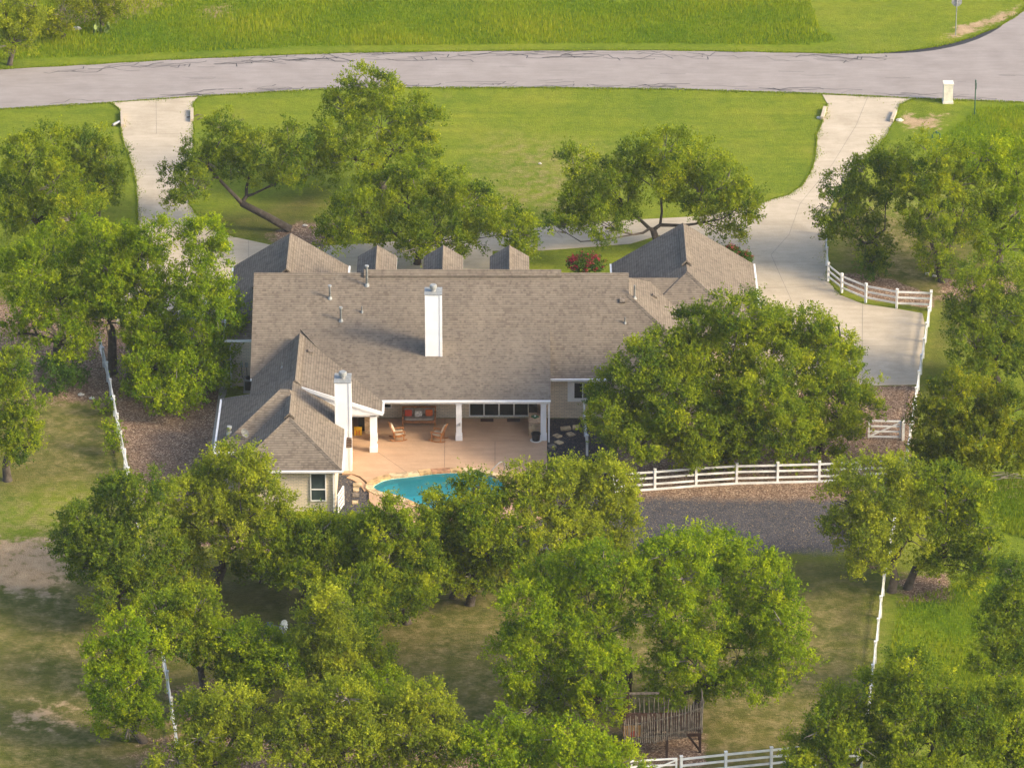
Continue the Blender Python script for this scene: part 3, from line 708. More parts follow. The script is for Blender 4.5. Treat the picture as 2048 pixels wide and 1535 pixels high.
def pipe(px, py, h, plane, r=.05):
    p = on_roof(px, py, plane); o = MB().tube([p-Vector((0, 0, .05)), p+Vector((0, 0, h))], r, 8).build('vent_pipe', 'pipe', house)
    MB().tube([p-Vector((0, 0, .06)), p+Vector((0, 0, .12))], [r*2.4, r*1.4], 8).build('flashing', 'galv', o)
    if r > .06: MB().tube([p+Vector((0, 0, h)), p+Vector((0, 0, h+.10))], [r*1.7, r*1.7], 10).build('rain_cap', 'galv', o)
pipe(734, 570, 1.2, PM, .075); pipe(660, 596, .75, PM, .065); pipe(682, 641, .8, PM, .065); pipe(724, 624, .38, PM, .04); pipe(1250, 646, .4, PM, .04); pipe(1200, 736, .3, PM, .03)
pipe(1269, 596, .85, PHE, .06); pipe(554, 571, .4, PLW, .05); pipe(564, 735, .35, PAW, .04); pipe(459, 866, .35, PBW, .09)
def boxvent(px, py, plane):
    p = on_roof(px, py, plane); n = plane[0].normalized(); n = n if n.z > 0 else -n
    ubox('box_vent', 'oldwood', house, p+n*.07, (.32, .32, .14), M=n.to_track_quat('Z', 'Y').to_matrix())
boxvent(694, 691, PM); boxvent(1245, 602, PM); boxvent(620, 704, PAE); boxvent(1308, 593, PHE); boxvent(510, 574, PLW)
# satellite dish
p = on_roof(490, 880, plane3((-17.2, -15.6, 2.8), (-11.5, -15.6, 2.8), (-13.5, -11.95, 2.8+3.65*P)))
m = MB(); ctr = p+Vector((0, 0, .45)); ax = Vector((.45, -.5, .6)).normalized(); u = ax.orthogonal().normalized(); v = ax.cross(u); N = 14
vs = [ctr-ax*.06] + [ctr+(u*math.cos(2*math.pi*k/N)*.24+v*math.sin(2*math.pi*k/N)*.29)*f+ax*g for f, g in ((.6, -.03), (1, .03)) for k in range(N)]
fs = [(0, 1+k, 1+(k+1) % N) for k in range(N)] + [(1+k, 1+N+k, 1+N+(k+1) % N, 1+(k+1) % N) for k in range(N)]
m.add(vs, fs); m.tube([p-Vector((0, 0, .05)), p+Vector((0, 0, .3)), ctr-ax*.06], .022, 6); m.tube([ctr-u*.2, ctr+ax*.35], .015, 5); m.build('satellite_dish', 'pipe', house, smooth=False)
# service boxes and conduits on the side wall
for px in (483, 493):
    a = W(px, 729, -.36); o = ubox('meter_box', 'greymetal', house, (a.x, -.36, a.z), (.2, .12, .3)); MB().tube([(a.x, -.36, a.z-.15), (a.x+.02, -.36, a.z-.8), (a.x+.25, -.38, a.z-1.1)], .02, 5).build('conduit', 'black', o)
a = W(918.5, 848, -8.33); ubox('column_lamp', 'greymetal', house, (a.x+.02, -8.36, a.z), (.1, .09, .16))

# air conditioners beside the left wall
for k, (px, py) in enumerate(((500, 785), (506, 760))):
    p = G(px, py); t_ = thing('air_conditioner', (p.x, p.y+.3, 0), ['dark air conditioning unit beside the left wall, the nearer of two', 'dark air conditioning unit beside the left wall, the farther of two'][k], 'air conditioner', 'air conditioners at the side of the house')
    x, y = p.x, p.y+.35
    ubox('pad', 'path', t_, (x, y, .04), (.85, .85, .08)); ubox('cabinet', 'greymetal', t_, (x, y, .45), (.72, .72, .74)); 
    for s in (-1, 1): ubox('grille', 'black', t_, (x+s*.362, y, .45), (.02, .6, .6)); ubox('grille', 'black', t_, (x, y+s*.362, .45), (.6, .02, .6))
    MB().tube([(x, y, .82), (x, y, .86)], .28, 14).build('fan_guard', 'black', t_)

# ------------------------------------------------------------------ patio furniture
def RM(rz): return Matrix.Rotation(rz, 3, 'Z')
PZ = .10
def sofa():
    p = G(838, 852, PZ); t_ = thing('outdoor_sofa', (p.x, p.y+.3, PZ), 'wooden outdoor sofa with grey cushions and red pillows against the patio wall', 'sofa')
    x, y = p.x, p.y+.42; w = 2.02
    for sx in (-1, 1):
        for yy in (-.38, .38): ubox('leg', 'teak', t_, (x+sx*(w/2-.04), y+yy, PZ+(.30 if yy < 0 else .45)), (.08, .08, .6 if yy < 0 else .9))
        ubox('armrest', 'teak', t_, (x+sx*(w/2-.04), y, PZ+.63), (.11, .92, .05))
    ubox('front_rail', 'teak', t_, (x, y-.38, PZ+.26), (w-.16, .05, .12)); ubox('top_rail', 'teak', t_, (x, y+.40, PZ+.90), (w, .06, .11)); ubox('seat_frame', 'teak', t_, (x, y, PZ+.30), (w-.1, .74, .05))
    for k in range(11): ubox('back_slat', 'teak', t_, (x-w/2+.15+k*(w-.3)/10, y+.40, PZ+.58), (.06, .025, .5))
    soft_box('seat_cushion', 'cushion', t_, (x, y-.02, PZ+.40), (w-.2, .74, .16))
    for k in range(3): soft_box('back_cushion', 'cushion', t_, (x+(k-1)*.61, y+.28, PZ+.66), (.6, .16, .42), tilt=.18)
    soft_box('pillow', 'red', t_, (x-.64, y+.10, PZ+.64), (.46, .15, .40), tilt=.35); soft_box('pillow', 'orange', t_, (x+.60, y+.10, PZ+.65), (.44, .15, .40), tilt=.35); soft_box('pillow', 'pattern', t_, (x-.05, y+.04, PZ+.61), (.44, .15, .36), tilt=.4, rz=.1)
def soft_box(name, mat, parent, c, d, tilt=0, rz=0, M=None):
    m = MB(); N = 6
    if M is None: M = Matrix.Rotation(rz, 3, 'Z') @ Matrix.Rotation(-tilt, 3, 'X')
    vs = []; fs = []
    def sq(t): return max(-1, min(1, t))
    hx, hy, hz = d[0]/2, d[1]/2, d[2]/2
    ax = [0, 1, 2]
    for s in range(3):
        for sg in (-1, 1):
            b0 = len(vs); a_, b_ = [q for q in ax if q != s]
            for i in range(N+1):
                for j in range(N+1):
                    q = [0, 0, 0]; q[s] = sg; q[a_] = -1+2*i/N; q[b_] = -1+2*j/N
                    L = (abs(q[0])**6+abs(q[1])**6+abs(q[2])**6)**(1/6)
                    vs.append(M @ Vector((q[0]/L*hx, q[1]/L*hy, q[2]/L*hz)) + Vector(c))
            for i in range(N):
                for j in range(N):
                    f = (b0+i*(N+1)+j, b0+(i+1)*(N+1)+j, b0+(i+1)*(N+1)+j+1, b0+i*(N+1)+j+1)
                    fs.append(f)
    m.add(vs, fs); return m.build(name, mat, parent, smooth=True)
sofa()
def rocker(px, py, rz, label):
    p = G(px, py, PZ); t_ = thing('rocking_chair', (p.x, p.y, PZ), label, 'rocking chair', 'rocking chairs on the patio')
    M = RM(rz); T = lambda x, y, z: M @ Vector((x, y, z)) + Vector((p.x, p.y, PZ))      # chair faces +x
    def bar(name, a, b, w, h): return ubar(name, 'teak', t_, T(*a), T(*b), w, h)
    for s in (-1, 1):
        y = s*.30
        pts = [T(-.55, y, .13), T(-.3, y, .05), T(0, y, .02), T(.3, y, .05), T(.48, y, .11)]
        m = MB()
        for a, b in zip(pts, pts[1:]): m.bar(a, b, .05, .045)
        m.build('rocker', 'teak', t_)
        bar('leg', (.28, y, .04), (.30, y, .62), .055, .055); bar('leg', (-.26, y, .05), (-.30, y, .58), .055, .055)
        bar('armrest', (-.36, y, .60), (.38, y, .63), .10, .035); bar('back_post', (-.24, y*.85, .32), (-.52, y*.85, 1.02), .05, .05)
        bar('seat_rail', (-.26, y, .33), (.28, y, .37), .04, .08)
    bar('top_rail', (-.52, -.28, 1.02), (-.52, .28, 1.02), .05, .09); bar('front_rail', (.28, -.28, .34), (.28, .28, .34), .04, .09); bar('back_rail', (-.26, -.26, .36), (-.26, .26, .36), .04, .07)
    for k in range(6): bar('back_slat', (-.275, -.2+k*.08, .38), (-.505, -.2+k*.08, .98), .04, .015)
    soft_box('seat_cushion', 'creamcush', t_, T(.02, 0, .44), (.54, .52, .12), M=M @ Matrix.Rotation(-.07, 3, 'Y')); soft_box('back_cushion', 'creamcush', t_, T(-.33, 0, .74), (.13, .50, .60), M=M @ Matrix.Rotation(-.38, 3, 'Y'))
rocker(797, 878, R(8), 'wooden rocking chair with cream cushions facing right, left of the pair')
rocker(876, 880, R(198-35), 'wooden rocking chair with cream cushions facing left, right of the pair')
# outdoor kitchen
def kitchen():
    a = G(1060, 872, PZ); x0, x1 = G(1058, 860, PZ).x, G(1082, 860, PZ).x; y0, y1 = a.y+.0, -5.2
    t_ = thing('outdoor_kitchen', ((x0+x1)/2, (y0+y1)/2, PZ), 'stone outdoor kitchen counter at the right end of the patio', 'counter')
    ubox('base', 'counter', t_, ((x0+x1)/2, (y0+y1)/2, PZ+.42), (x1-x0-.06, y1-y0-.06, .84)); ubox('countertop', 'counter', t_, ((x0+x1)/2, (y0+y1)/2, PZ+.88), (x1-x0+.05, y1-y0+.05, .08))
    r = random.Random(5)
    for row in range(5):
        x = x0
        while x < x1-.05:
            w = min(r.uniform(.12, .26), x1-x)
            ubox('stone', r.choice(('fieldstone', 'flag', 'counter')), t_, (x+w/2, y0+.01+r.uniform(0, .012), PZ+.08+row*.16), (w-.018, .06, .142)); x += w
        y = y0+.03
        while y < y1-.05:
            w = min(r.uniform(.14, .32), y1-y)
            ubox('stone', r.choice(('fieldstone', 'flag', 'counter')), t_, (x0+.015-r.uniform(0, .012), y+w/2, PZ+.08+row*.16), (.06, w-.018, .142)); y += w
    ubox('back_panel', 'fieldstone', t_, (x1+.02, (y0+y1)/2+.4, PZ+1.2), (.08, y1-y0-1.1, .55))
    g = thing('gas_grill', ((x0+x1)/2-.12, y1-.75, PZ+.92), 'black hooded grill set on the stone kitchen counter', 'grill')
    gx, gy, gz = g.location
    ubox('firebox', 'black', g, (gx, gy, gz+.10), (.5, .75, .2))
    m = MB(); N = 8; vs = []; 
    for yy in (-.37, .37):
        for k in range(N+1):
            q = math.pi*k/N; vs.append((gx+math.cos(q)*.25, gy+yy, gz+.20+math.sin(q)*.22))
    m.add(vs, [(k, k+1, N+2+k, N+1+k) for k in range(N)] + [tuple(range(N+1)), tuple(range(N+1, 2*N+2))[::-1]]); m.build('hood', 'black', g, smooth=False)
    ubar('handle', 'galv', g, (gx-.27, gy-.25, gz+.28), (gx-.27, gy+.25, gz+.28), .03, .03)
    q = W(1067, 841, y0+.9); t2 = thing('serving_tray', ((x0+x1)/2, y0+.75, PZ+.92), 'dark green square tray on the stone counter', 'tray')
    M = RM(R(40)); ubox('base', 'green', t2, ((x0+x1)/2, y0+.75, PZ+.932), (.36, .36, .02), M=M)
    for s in (-1, 1):
        for ax in (0, 1):
            o = M @ Vector((s*.17 if ax == 0 else 0, s*.17 if ax else 0, 0)); ubox('rim', 'green', t2, (t2.location.x+o.x, t2.location.y+o.y, PZ+.955), (.02 if ax == 0 else .32, .02 if ax else .32, .05), M=M)
    MB().tube([(t2.location.x, t2.location.y, PZ+.943), (t2.location.x, t2.location.y, PZ+1.02)], [.05, .065], 10).build('bowl', 'white', t2)
kitchen()
def bin_():
    p = G(1072, 880, PZ); t_ = thing('planter_pot', (p.x, p.y, PZ), 'black round tub standing before the stone counter by the column', 'pot')
    N = 20; prof = [(.0, .0), (.22, .0), (.27, .42), (.29, .42), (.29, .46), (.25, .46), (.24, .30), (0, .30)]
    vs = [(p.x+r*math.cos(2*math.pi*k/N), p.y+r*math.sin(2*math.pi*k/N), PZ+z) for r, z in prof for k in range(N)]
    MB().add(vs, [(i*N+k, i*N+(k+1) % N, (i+1)*N+(k+1) % N, (i+1)*N+k) for i in range(len(prof)-1) for k in range(N)]).build('tub', 'black', t_)
    MB().tube([(p.x, p.y, PZ), (p.x, p.y, PZ+.012)], .36, 18).build('saucer', 'cream', t_)
bin_()
for k, (a, b) in enumerate((((961, 837), (987, 843)), ((1014, 837), (1040, 843)))):
    p, q = G(a[0], b[1], PZ), G(b[0], a[1], PZ)
    o = ubox('doormat', 'mat', None, ((p.x+q.x)/2, (p.y+q.y)/2, PZ+.012), (q.x-p.x, q.y-p.y, .02)); tag(o, ['brown doormat before the left half of the sliding door', 'brown doormat before the right half of the sliding door'][k], 'doormat', 'doormats at the sliding door')
# fireplace in the open corner and yellow crate
fp = thing('stone_fireplace', (-8.9, -6.7, PZ), 'tan stone fireplace with mantel behind the left patio column', 'fireplace')
r = random.Random(9)
ubox('core', 'fieldstone', fp, (-8.45, -6.6, PZ+1.1), (.7, 1.5, 2.2)); ubox('mantel', 'counter', fp, (-8.5, -7.0, PZ+1.28), (1.0, 1.1, .09))
for row in range(9):
    x = -8.8
    while x < -8.12:
        w = min(r.uniform(.18, .34), -8.1-x); ubox('stone', r.choice(('fieldstone', 'flag', 'counter')), fp, (x+w/2, -7.36-r.uniform(0, .02), PZ+.09+row*.135), (w-.015, .05, .122)); x += w
ubox('firebox_opening', 'dark', fp, (-9.0, -6.6, PZ+.5), (.4, .9, .9))
p = G(716, 871, PZ); yc = thing('storage_crate', (p.x, p.y, PZ), 'bright yellow plastic crate in the shaded corner of the patio', 'crate')
for s in (-1, 1): ubox('crate_half', 'yellow', yc, (p.x+s*.115, p.y+.18, PZ+.2), (.215, .34, .38)); ubox('front_panel', 'orange', yc, (p.x+s*.09, p.y+.008, PZ+.2), (.05, .02, .26))
ubox('lid', 'yellow', yc, (p.x, p.y+.18, PZ+.405), (.47, .37, .04))

# stepping stones and slabs in the dark gravel
def slab(px, w, d, rz, label, mat='flag', h=.07):
    p = G(*px); r = random.Random(int(px[0]*7+px[1])); N = 8; pts = []
    for k in range(N):
        a = 2*math.pi*k/N + math.pi/4; x = max(-1, min(1, 1.35*math.cos(a)))*w/2*r.uniform(.88, 1); y = max(-1, min(1, 1.35*math.sin(a)))*d/2*r.uniform(.88, 1)
        c, s = math.cos(rz), math.sin(rz); pts.append((p.x+x*c-y*s, p.y+x*s+y*c))
    tag(MB().prism(pts, -.02, h).build('stepping_stone', mat), label, 'stepping stone', 'flagstones laid in the gravel')
slab((1115, 872), .42, .5, R(40), 'diamond shaped tan stepping stone nearest the patio column, upper one'); slab((1118, 885), .42, .5, R(40), 'diamond shaped tan stepping stone in slate gravel, lower one')
slab((1141, 869), .44, .5, R(35), 'diamond shaped tan stepping stone beside the white gate in slate gravel'); slab((1131, 858), .66, .4, R(12), 'long brown flagstone step in the slate gravel', h=.12)
slab((1153, 856), .5, .5, R(3), 'square brown flagstone step close to the white side fence', h=.12); slab((1104, 893), .5, .5, R(20), 'grey flagstone half hidden by the tree beside the patio edge', 'oldwood')
slab((715, 971), .52, .4, 0, 'tan slab at the top of the steps left of the pool', 'flag', .12); slab((712, 980), .36, .5, 0, 'tan slab second from the top of the steps left of the pool'); slab((712, 991), .42, .5, 0, 'grey slab in the middle of the steps left of the pool', 'oldwood'); slab((710, 1005), .36, .4, 0, 'tan slab at the foot of the steps left of the pool')

# ------------------------------------------------------------------ fences and gates
def resample(pts, step):
    out = [pts[0]]; 
    for a, b in zip(pts, pts[1:]):
        n = max(1, round((b-a).length/step)); out += [a.lerp(b, (k+1)/n) for k in range(n)]
    return out
def fence(label, px, step=2.44, h=1.30, kick=False, as_posts=False, group='white rail fences'):
    pts = gp(px); posts = pts if as_posts else resample(pts, step)
    t_ = thing('rail_fence', posts[0], label, 'fence', group); r = random.Random(len(posts)*3+int(px[0][0]))
    for i, p in enumerate(posts):
        a = posts[max(0, i-1)]; b = posts[min(len(posts)-1, i+1)]; d = b-a; rz = math.atan2(d.y, d.x)
        o = ubox('post', 'fencewhite', t_, (p.x, p.y, h/2), (.135, .135, h), M=RM(rz) @ Matrix.Rotation(r.uniform(-.03, .03), 3, 'X')); ubox('post_cap', 'fencewhite', o, (p.x, p.y, h+.02), (.17, .17, .05), rz=rz)
    for a, b in zip(posts, posts[1:]):
        for z in (.36, .76, 1.14): ubar('rail', 'fencewhite', t_, (a.x, a.y, z+r.uniform(-.012, .012)), (b.x, b.y, z+r.uniform(-.012, .012)), .04, .12)
        if kick: ubar('kickboard', 'fencewhite', t_, (a.x, a.y-.09, .07), (b.x, b.y-.09, .07), .04, .13)
    return t_
fence('white rail fence curving along the right driveway edge', [(1652, 470), (1652, 500), (1653, 532), (1656, 563), (1683, 585), (1731, 605), (1793, 616.5), (1861, 619)], as_posts=True)
fence('white rail fence running down the right side of the lot', [(1861, 622), (1826, 848), (1813, 932), (1788, 1060), (1766, 1190), (1744, 1372), (1722, 1545)])
fence('white rail fence crossing below the big oak above the grey gravel', [(1228, 984), (1309.6, 978.5), (1392, 972), (1473, 967), (1555, 965), (1638, 963), (1720, 960), (1800, 956)], kick=True, as_posts=True)
fence('short white rail fence between the house corner and the slate gravel', [(1168, 842), (1170, 872), (1174, 910)], as_posts=True)
fence('white rail fence at the bottom edge behind the tree fort', [(1362, 1556), (1451, 1547), (1542, 1538), (1632, 1529), (1716, 1522)], as_posts=True)
fence('white rail fence running down the left side by the brown mulch', [(200, 705), (215, 763), (258, 975), (336, 1385), (352, 1492), (360, 1540)])
def gate(name, label, a, b, mat, h=1.15, n=4, brace=True):
    a, b = G(*a), G(*b); t_ = thing(name, (a+b)/2, label, 'gate')
    d = (b-a); rz = math.atan2(d.y, d.x); d2 = d.normalized()
    for p in (a, b): ubox('stile', mat, t_, (p.x, p.y, h/2+.1), (.10, .08, h), rz=rz)
    for k in range(n): z = .18+k*(h-.12)/(n-1); ubar('rail', mat, t_, (a.x, a.y, z), (b.x, b.y, z), .05, .09)
    if brace: ubar('brace', mat, t_, (a.x, a.y-.04, .2), (b.x, b.y-.04, h), .04, .08)
gate('farm_gate', 'grey white panel gate across the mulch beside the right fence', (1737, 878), (1800, 879), 'trim'); ubox('gate_post', 'white', None, G(1806, 880)+Vector((0, 0, .65)), (.16, .16, 1.3)).name = 'gate_post'
tag(bpy.data.objects['gate_post'], 'white post on which the grey panel gate hangs', 'post')
gate('field_gate', 'white braced gate at the bottom edge left of the fence', (1262, 1562), (1352, 1557), 'white')
gate('side_gate', 'small white gate at the near corner of the left wing', (676, 1030), (687, 1012), 'white', 1.2, 5, False)

# ------------------------------------------------------------------ street furniture and yard things
p = G(1896, 208); t_ = thing('mailbox_pillar', p, 'cream masonry mailbox pillar standing at the road edge', 'mailbox')
MB().box((p.x, p.y+.35, .7), (.64, .64, 1.45)).build('pillar', 'cream', t_); ubox('cap', 'cream', t_, (p.x, p.y+.35, 1.46), (.72, .72, .09)); ubox('plinth', 'cream', t_, (p.x, p.y+.35, .06), (.74, .74, .16)); ubox('mailbox_door', 'trim', t_, (p.x, p.y+.68, 1.05), (.3, .04, .3))
p = G(1949, 229); t_ = thing('street_name_sign', p, 'slim green post with street name blades edge on beside the mailbox pillar', 'sign')
MB().tube([p-Vector((0, 0, .05)), p+Vector((0, 0, 2.55))], .04, 8).build('post', 'signgreen', t_); ubox('sign_blade', 'signgreen', t_, (p.x, p.y, 2.25), (.05, .75, .45)); ubox('bracket', 'signgreen', t_, (p.x, p.y, 1.98), (.09, .09, .08))
p = G(1911, 71); t_ = thing('stop_sign', p, 'grey back of an octagonal stop sign on a thin post at the top edge', 'sign')
MB().tube([p-Vector((0, 0, .05)), p+Vector((0, 0, 3.0))], .035, 8).build('post', 'galv', t_)
m = MB(); m.add([(p.x+.4*math.cos(R(22.5+45*k)), p.y+.05+dy, 2.6+.4*math.sin(R(22.5+45*k))) for dy in (0, .02) for k in range(8)], [tuple(range(8)), tuple(range(8, 16))[::-1]] + [(k, k+8, (k+1) % 8+8, (k+1) % 8) for k in range(8)]); m.build('sign_plate', 'galv', t_)
p = G(1872, 279); t_ = thing('pipe_stand', p, 'small dark bent pipe stand in the grass below the mailbox pillar', 'pipe stand')
MB().tube([(p.x-.26, p.y, 0), (p.x-.26, p.y, .42), (p.x-.2, p.y, .48), (p.x+.2, p.y, .48), (p.x+.26, p.y, .42), (p.x+.26, p.y, 0)], .045, 8).build('pipe', 'signgreen', t_); MB().tube([(p.x, p.y, .46), (p.x, p.y, .62)], .07, 8).build('valve', 'signgreen', t_)
# culvert head walls and pipes
HW = [((244, 228), (245, 255), 'low pale concrete kerb on the left side of the left driveway'), ((384, 222), (384, 245), 'low pale concrete kerb on the right side of the left driveway'), ((1650, 219), (1644, 240), 'low pale concrete kerb on the left side of the right driveway'), ((1791, 226), (1783, 245), 'low pale concrete kerb on the right side of the right driveway')]
for a, b, l in HW:
    A_, B_ = G(*a), G(*b); o = MB().bar(A_+Vector((0, 0, .10)), B_+Vector((0, 0, .10)), .22, .3).build('culvert_kerb', 'concrete'); tag(o, l, 'kerb', 'kerbs over the driveway culverts')
p = G(233, 250); o = MB().tube([(p.x-.25, p.y-.25, .08), (p.x+.2, p.y+.25, .14)], .11, 12, cap=False).tube([(p.x+.2, p.y+.25, .14), (p.x-.25, p.y-.25, .08)], .09, 12, cap=False).build('culvert_pipe', 'greymetal'); tag(o, 'grey corrugated culvert pipe end left of the left driveway', 'pipe')
def rock(px, s, label, seed, cat='rock', mat='rock'):
    p = G(*px); r = np.random.default_rng(seed); m = MB(); vs = []; fs = []; N, K = 7, 4
    for i in range(K+1):
        for k in range(N):
            ph = math.pi*i/K; th = 2*math.pi*k/N; f = r.uniform(.75, 1.1)
            vs.append((p.x+s*f*math.sin(ph)*math.cos(th), p.y+s*.7*f*math.sin(ph)*math.sin(th), s*.22+s*.5*f*math.cos(ph)))
    for i in range(K):
        for k in range(N): fs.append((i*N+k, (i+1)*N+k, (i+1)*N+(k+1) % N, i*N+(k+1) % N))
    tag(m.add(vs, fs).build('boulder', mat), label, cat, 'loose limestone rocks')
rock((1855, 549), .20, 'white rock left of two under the right hand trees', 1); rock((1869, 553), .18, 'white rock right of two under the right hand trees', 2)
rock((1799, 242), .3, 'grey rock beside the right kerb of the right driveway', 3); rock((1639, 237), .22, 'grey rock beside the left kerb of the right driveway', 4); rock((162, 790), .22, 'pale stone left of two in the litter by the left fence', 5); rock((184, 797), .2, 'pale stone right of two in the litter by the left fence', 6)
rock((610, 452), .2, 'white stone beside the leaning oak trunk', 8); rock((152, 60), .4, 'pale boulder between the shrubs at the top left corner', 9); rock((1080, 328), .14, 'white stone lying in the front lawn', 12)
def branches(name, px, label, n, L, seed, cat='branch', mat='twig'):
    p = G(*px); r = random.Random(seed); m = MB()
    for k in range(n):
        a = r.uniform(-.6, .6); x, y = p.x+r.uniform(-.5, .5), p.y+r.uniform(-.4, .4); l = L*r.uniform(.5, 1)
        m.tube([(x-l/2*math.cos(a), y-l/2*math.sin(a), .05), (x, y, .16), (x+l/2*math.cos(a), y+l/2*math.sin(a), .09)], [.035, .03, .015], 5)
    tag(m.build(name, mat), label, cat)
branches('fallen_branch', (2022, 955), 'bare fallen branches below the cedar at the right edge', 6, 2.4, 3); branches('fallen_log', (390, 236), 'small pile of pale logs right of the left driveway', 5, .7, 5, 'log', 'stick'); branches('fallen_limb', (1902, 548), 'long fallen limb under the trees by the curved fence', 2, 2.6, 8)
# white hooked pole by the left wing
p = G(460, 640); t_ = thing('hooked_pole', p, 'white hooked pole on the paving beside the left wing', 'pole'); MB().tube([(p.x, p.y, 0), (p.x-.02, p.y, 1.5), (p.x-.06, p.y, 1.72), (p.x-.16, p.y, 1.80), (p.x-.25, p.y, 1.72)], .05, 8).build('pole', 'white', t_); ubox('foot', 'white', t_, (p.x, p.y, .05), (.4, .3, .1)); ubox('control_box', 'white', t_, (p.x+.04, p.y-.02, .7), (.2, .16, .5))
# trailer under the oak
def trailer():
    p = G(1636, 703); t_ = thing('utility_trailer', p, 'black steel utility trailer with rail sides half hidden by the big oak', 'trailer')
    x0, x1, y0, y1 = p.x-2.2, p.x+1.35, p.y, p.y+1.6
    ubox('deck', 'brownwood', t_, ((x0+x1)/2, (y0+y1)/2, .5), (x1-x0, y1-y0, .06))
    for z in (.58, 1.08):
        for y in (y0, y1): ubar('side_rail', 'black', t_, (x0, y, z), (x1, y, z), .07, .07)
        for x in (x0, x1): ubar('end_rail', 'black', t_, (x, y0, z), (x, y1, z), .09, .07)
    for x in (x0, (x0+x1)/2, x1):
        for y in (y0, y1): ubox('stake', 'black', t_, (x, y, .82), (.07, .07, .56))
    for y in (y0-.12, y1+.12):
        w = MB().tube([((x0+x1)/2, y-.1, .33), ((x0+x1)/2, y+.1, .33)], .33, 16).build('wheel', 'black', t_); MB().tube([((x0+x1)/2, y-.11, .33), ((x0+x1)/2, y+.11, .33)], .17, 12).build('rim', 'galv', w)
    ubar('tongue', 'black', t_, (x0, (y0+y1)/2, .5), (x0-1.2, (y0+y1)/2, .45), .08, .08); ubar('jack', 'black', t_, (x0-1.0, (y0+y1)/2, .0), (x0-1.0, (y0+y1)/2, .7), .05, .05)
trailer()
# windmill ornament
MT['mill'] = simple('mill_steel', (.16, .20, .23), .6, .2, 8)
def windmill():
    c = G(552, 1330); w = W(567, 1252, c.y); t_ = thing('garden_windmill', (c.x, c.y, 0), 'small pale blue grey garden windmill rising between the trees at lower left', 'windmill')
    hx, hz = w.x, w.z
    for sx, sy in ((-1, -1), (1, -1), (1, 1), (-1, 1)): ubar('tower_leg', 'mill', t_, (hx-.15+sx*.4, c.y+sy*.4, 0), (hx-.15+sx*.05, c.y+sy*.05, hz), .045, .045)
    for z in (.25, .5, .75):
        q = .4-.35*z; 
        for s in (-1, 1): ubar('cross_brace', 'mill', t_, (hx-.15-q, c.y+s*q, hz*z), (hx-.15+q, c.y+s*q, hz*z), .03, .03)
    ax = Vector((.86, -.48, .1)).normalized(); u = ax.cross(Vector((0, 0, 1))).normalized(); v = u.cross(ax); ctr = Vector((hx, c.y-.05, hz))
    wh = MB().tube([ctr-ax*.08, ctr+ax*.05], .07, 10).build('hub', 'mill', t_)
    for k in range(14):
        a = 2*math.pi*k/14; d = u*math.cos(a)+v*math.sin(a); e = -u*math.sin(a)+v*math.cos(a); e2 = (e+ax*.5).normalized()
        m = MB(); q = [ctr+d*.10-e2*.02, ctr+d*.10+e2*.02, ctr+d*.40+e2*.065, ctr+d*.40-e2*.065]; m.add(q+[x+ax*.012 for x in q], [(0, 1, 2, 3), (7, 6, 5, 4), (0, 4, 5, 1), (2, 6, 7, 3), (1, 5, 6, 2), (3, 7, 4, 0)]); m.build('blade', 'mill', wh)
    ubar('tail_boom', 'mill', t_, ctr-ax*.08, ctr-ax*.7, .03, .03); ubox('tail_vane', 'mill', t_, ctr-ax*.85, (.4, .02, .3), M=ax.to_track_quat('X', 'Z').to_matrix())
windmill()
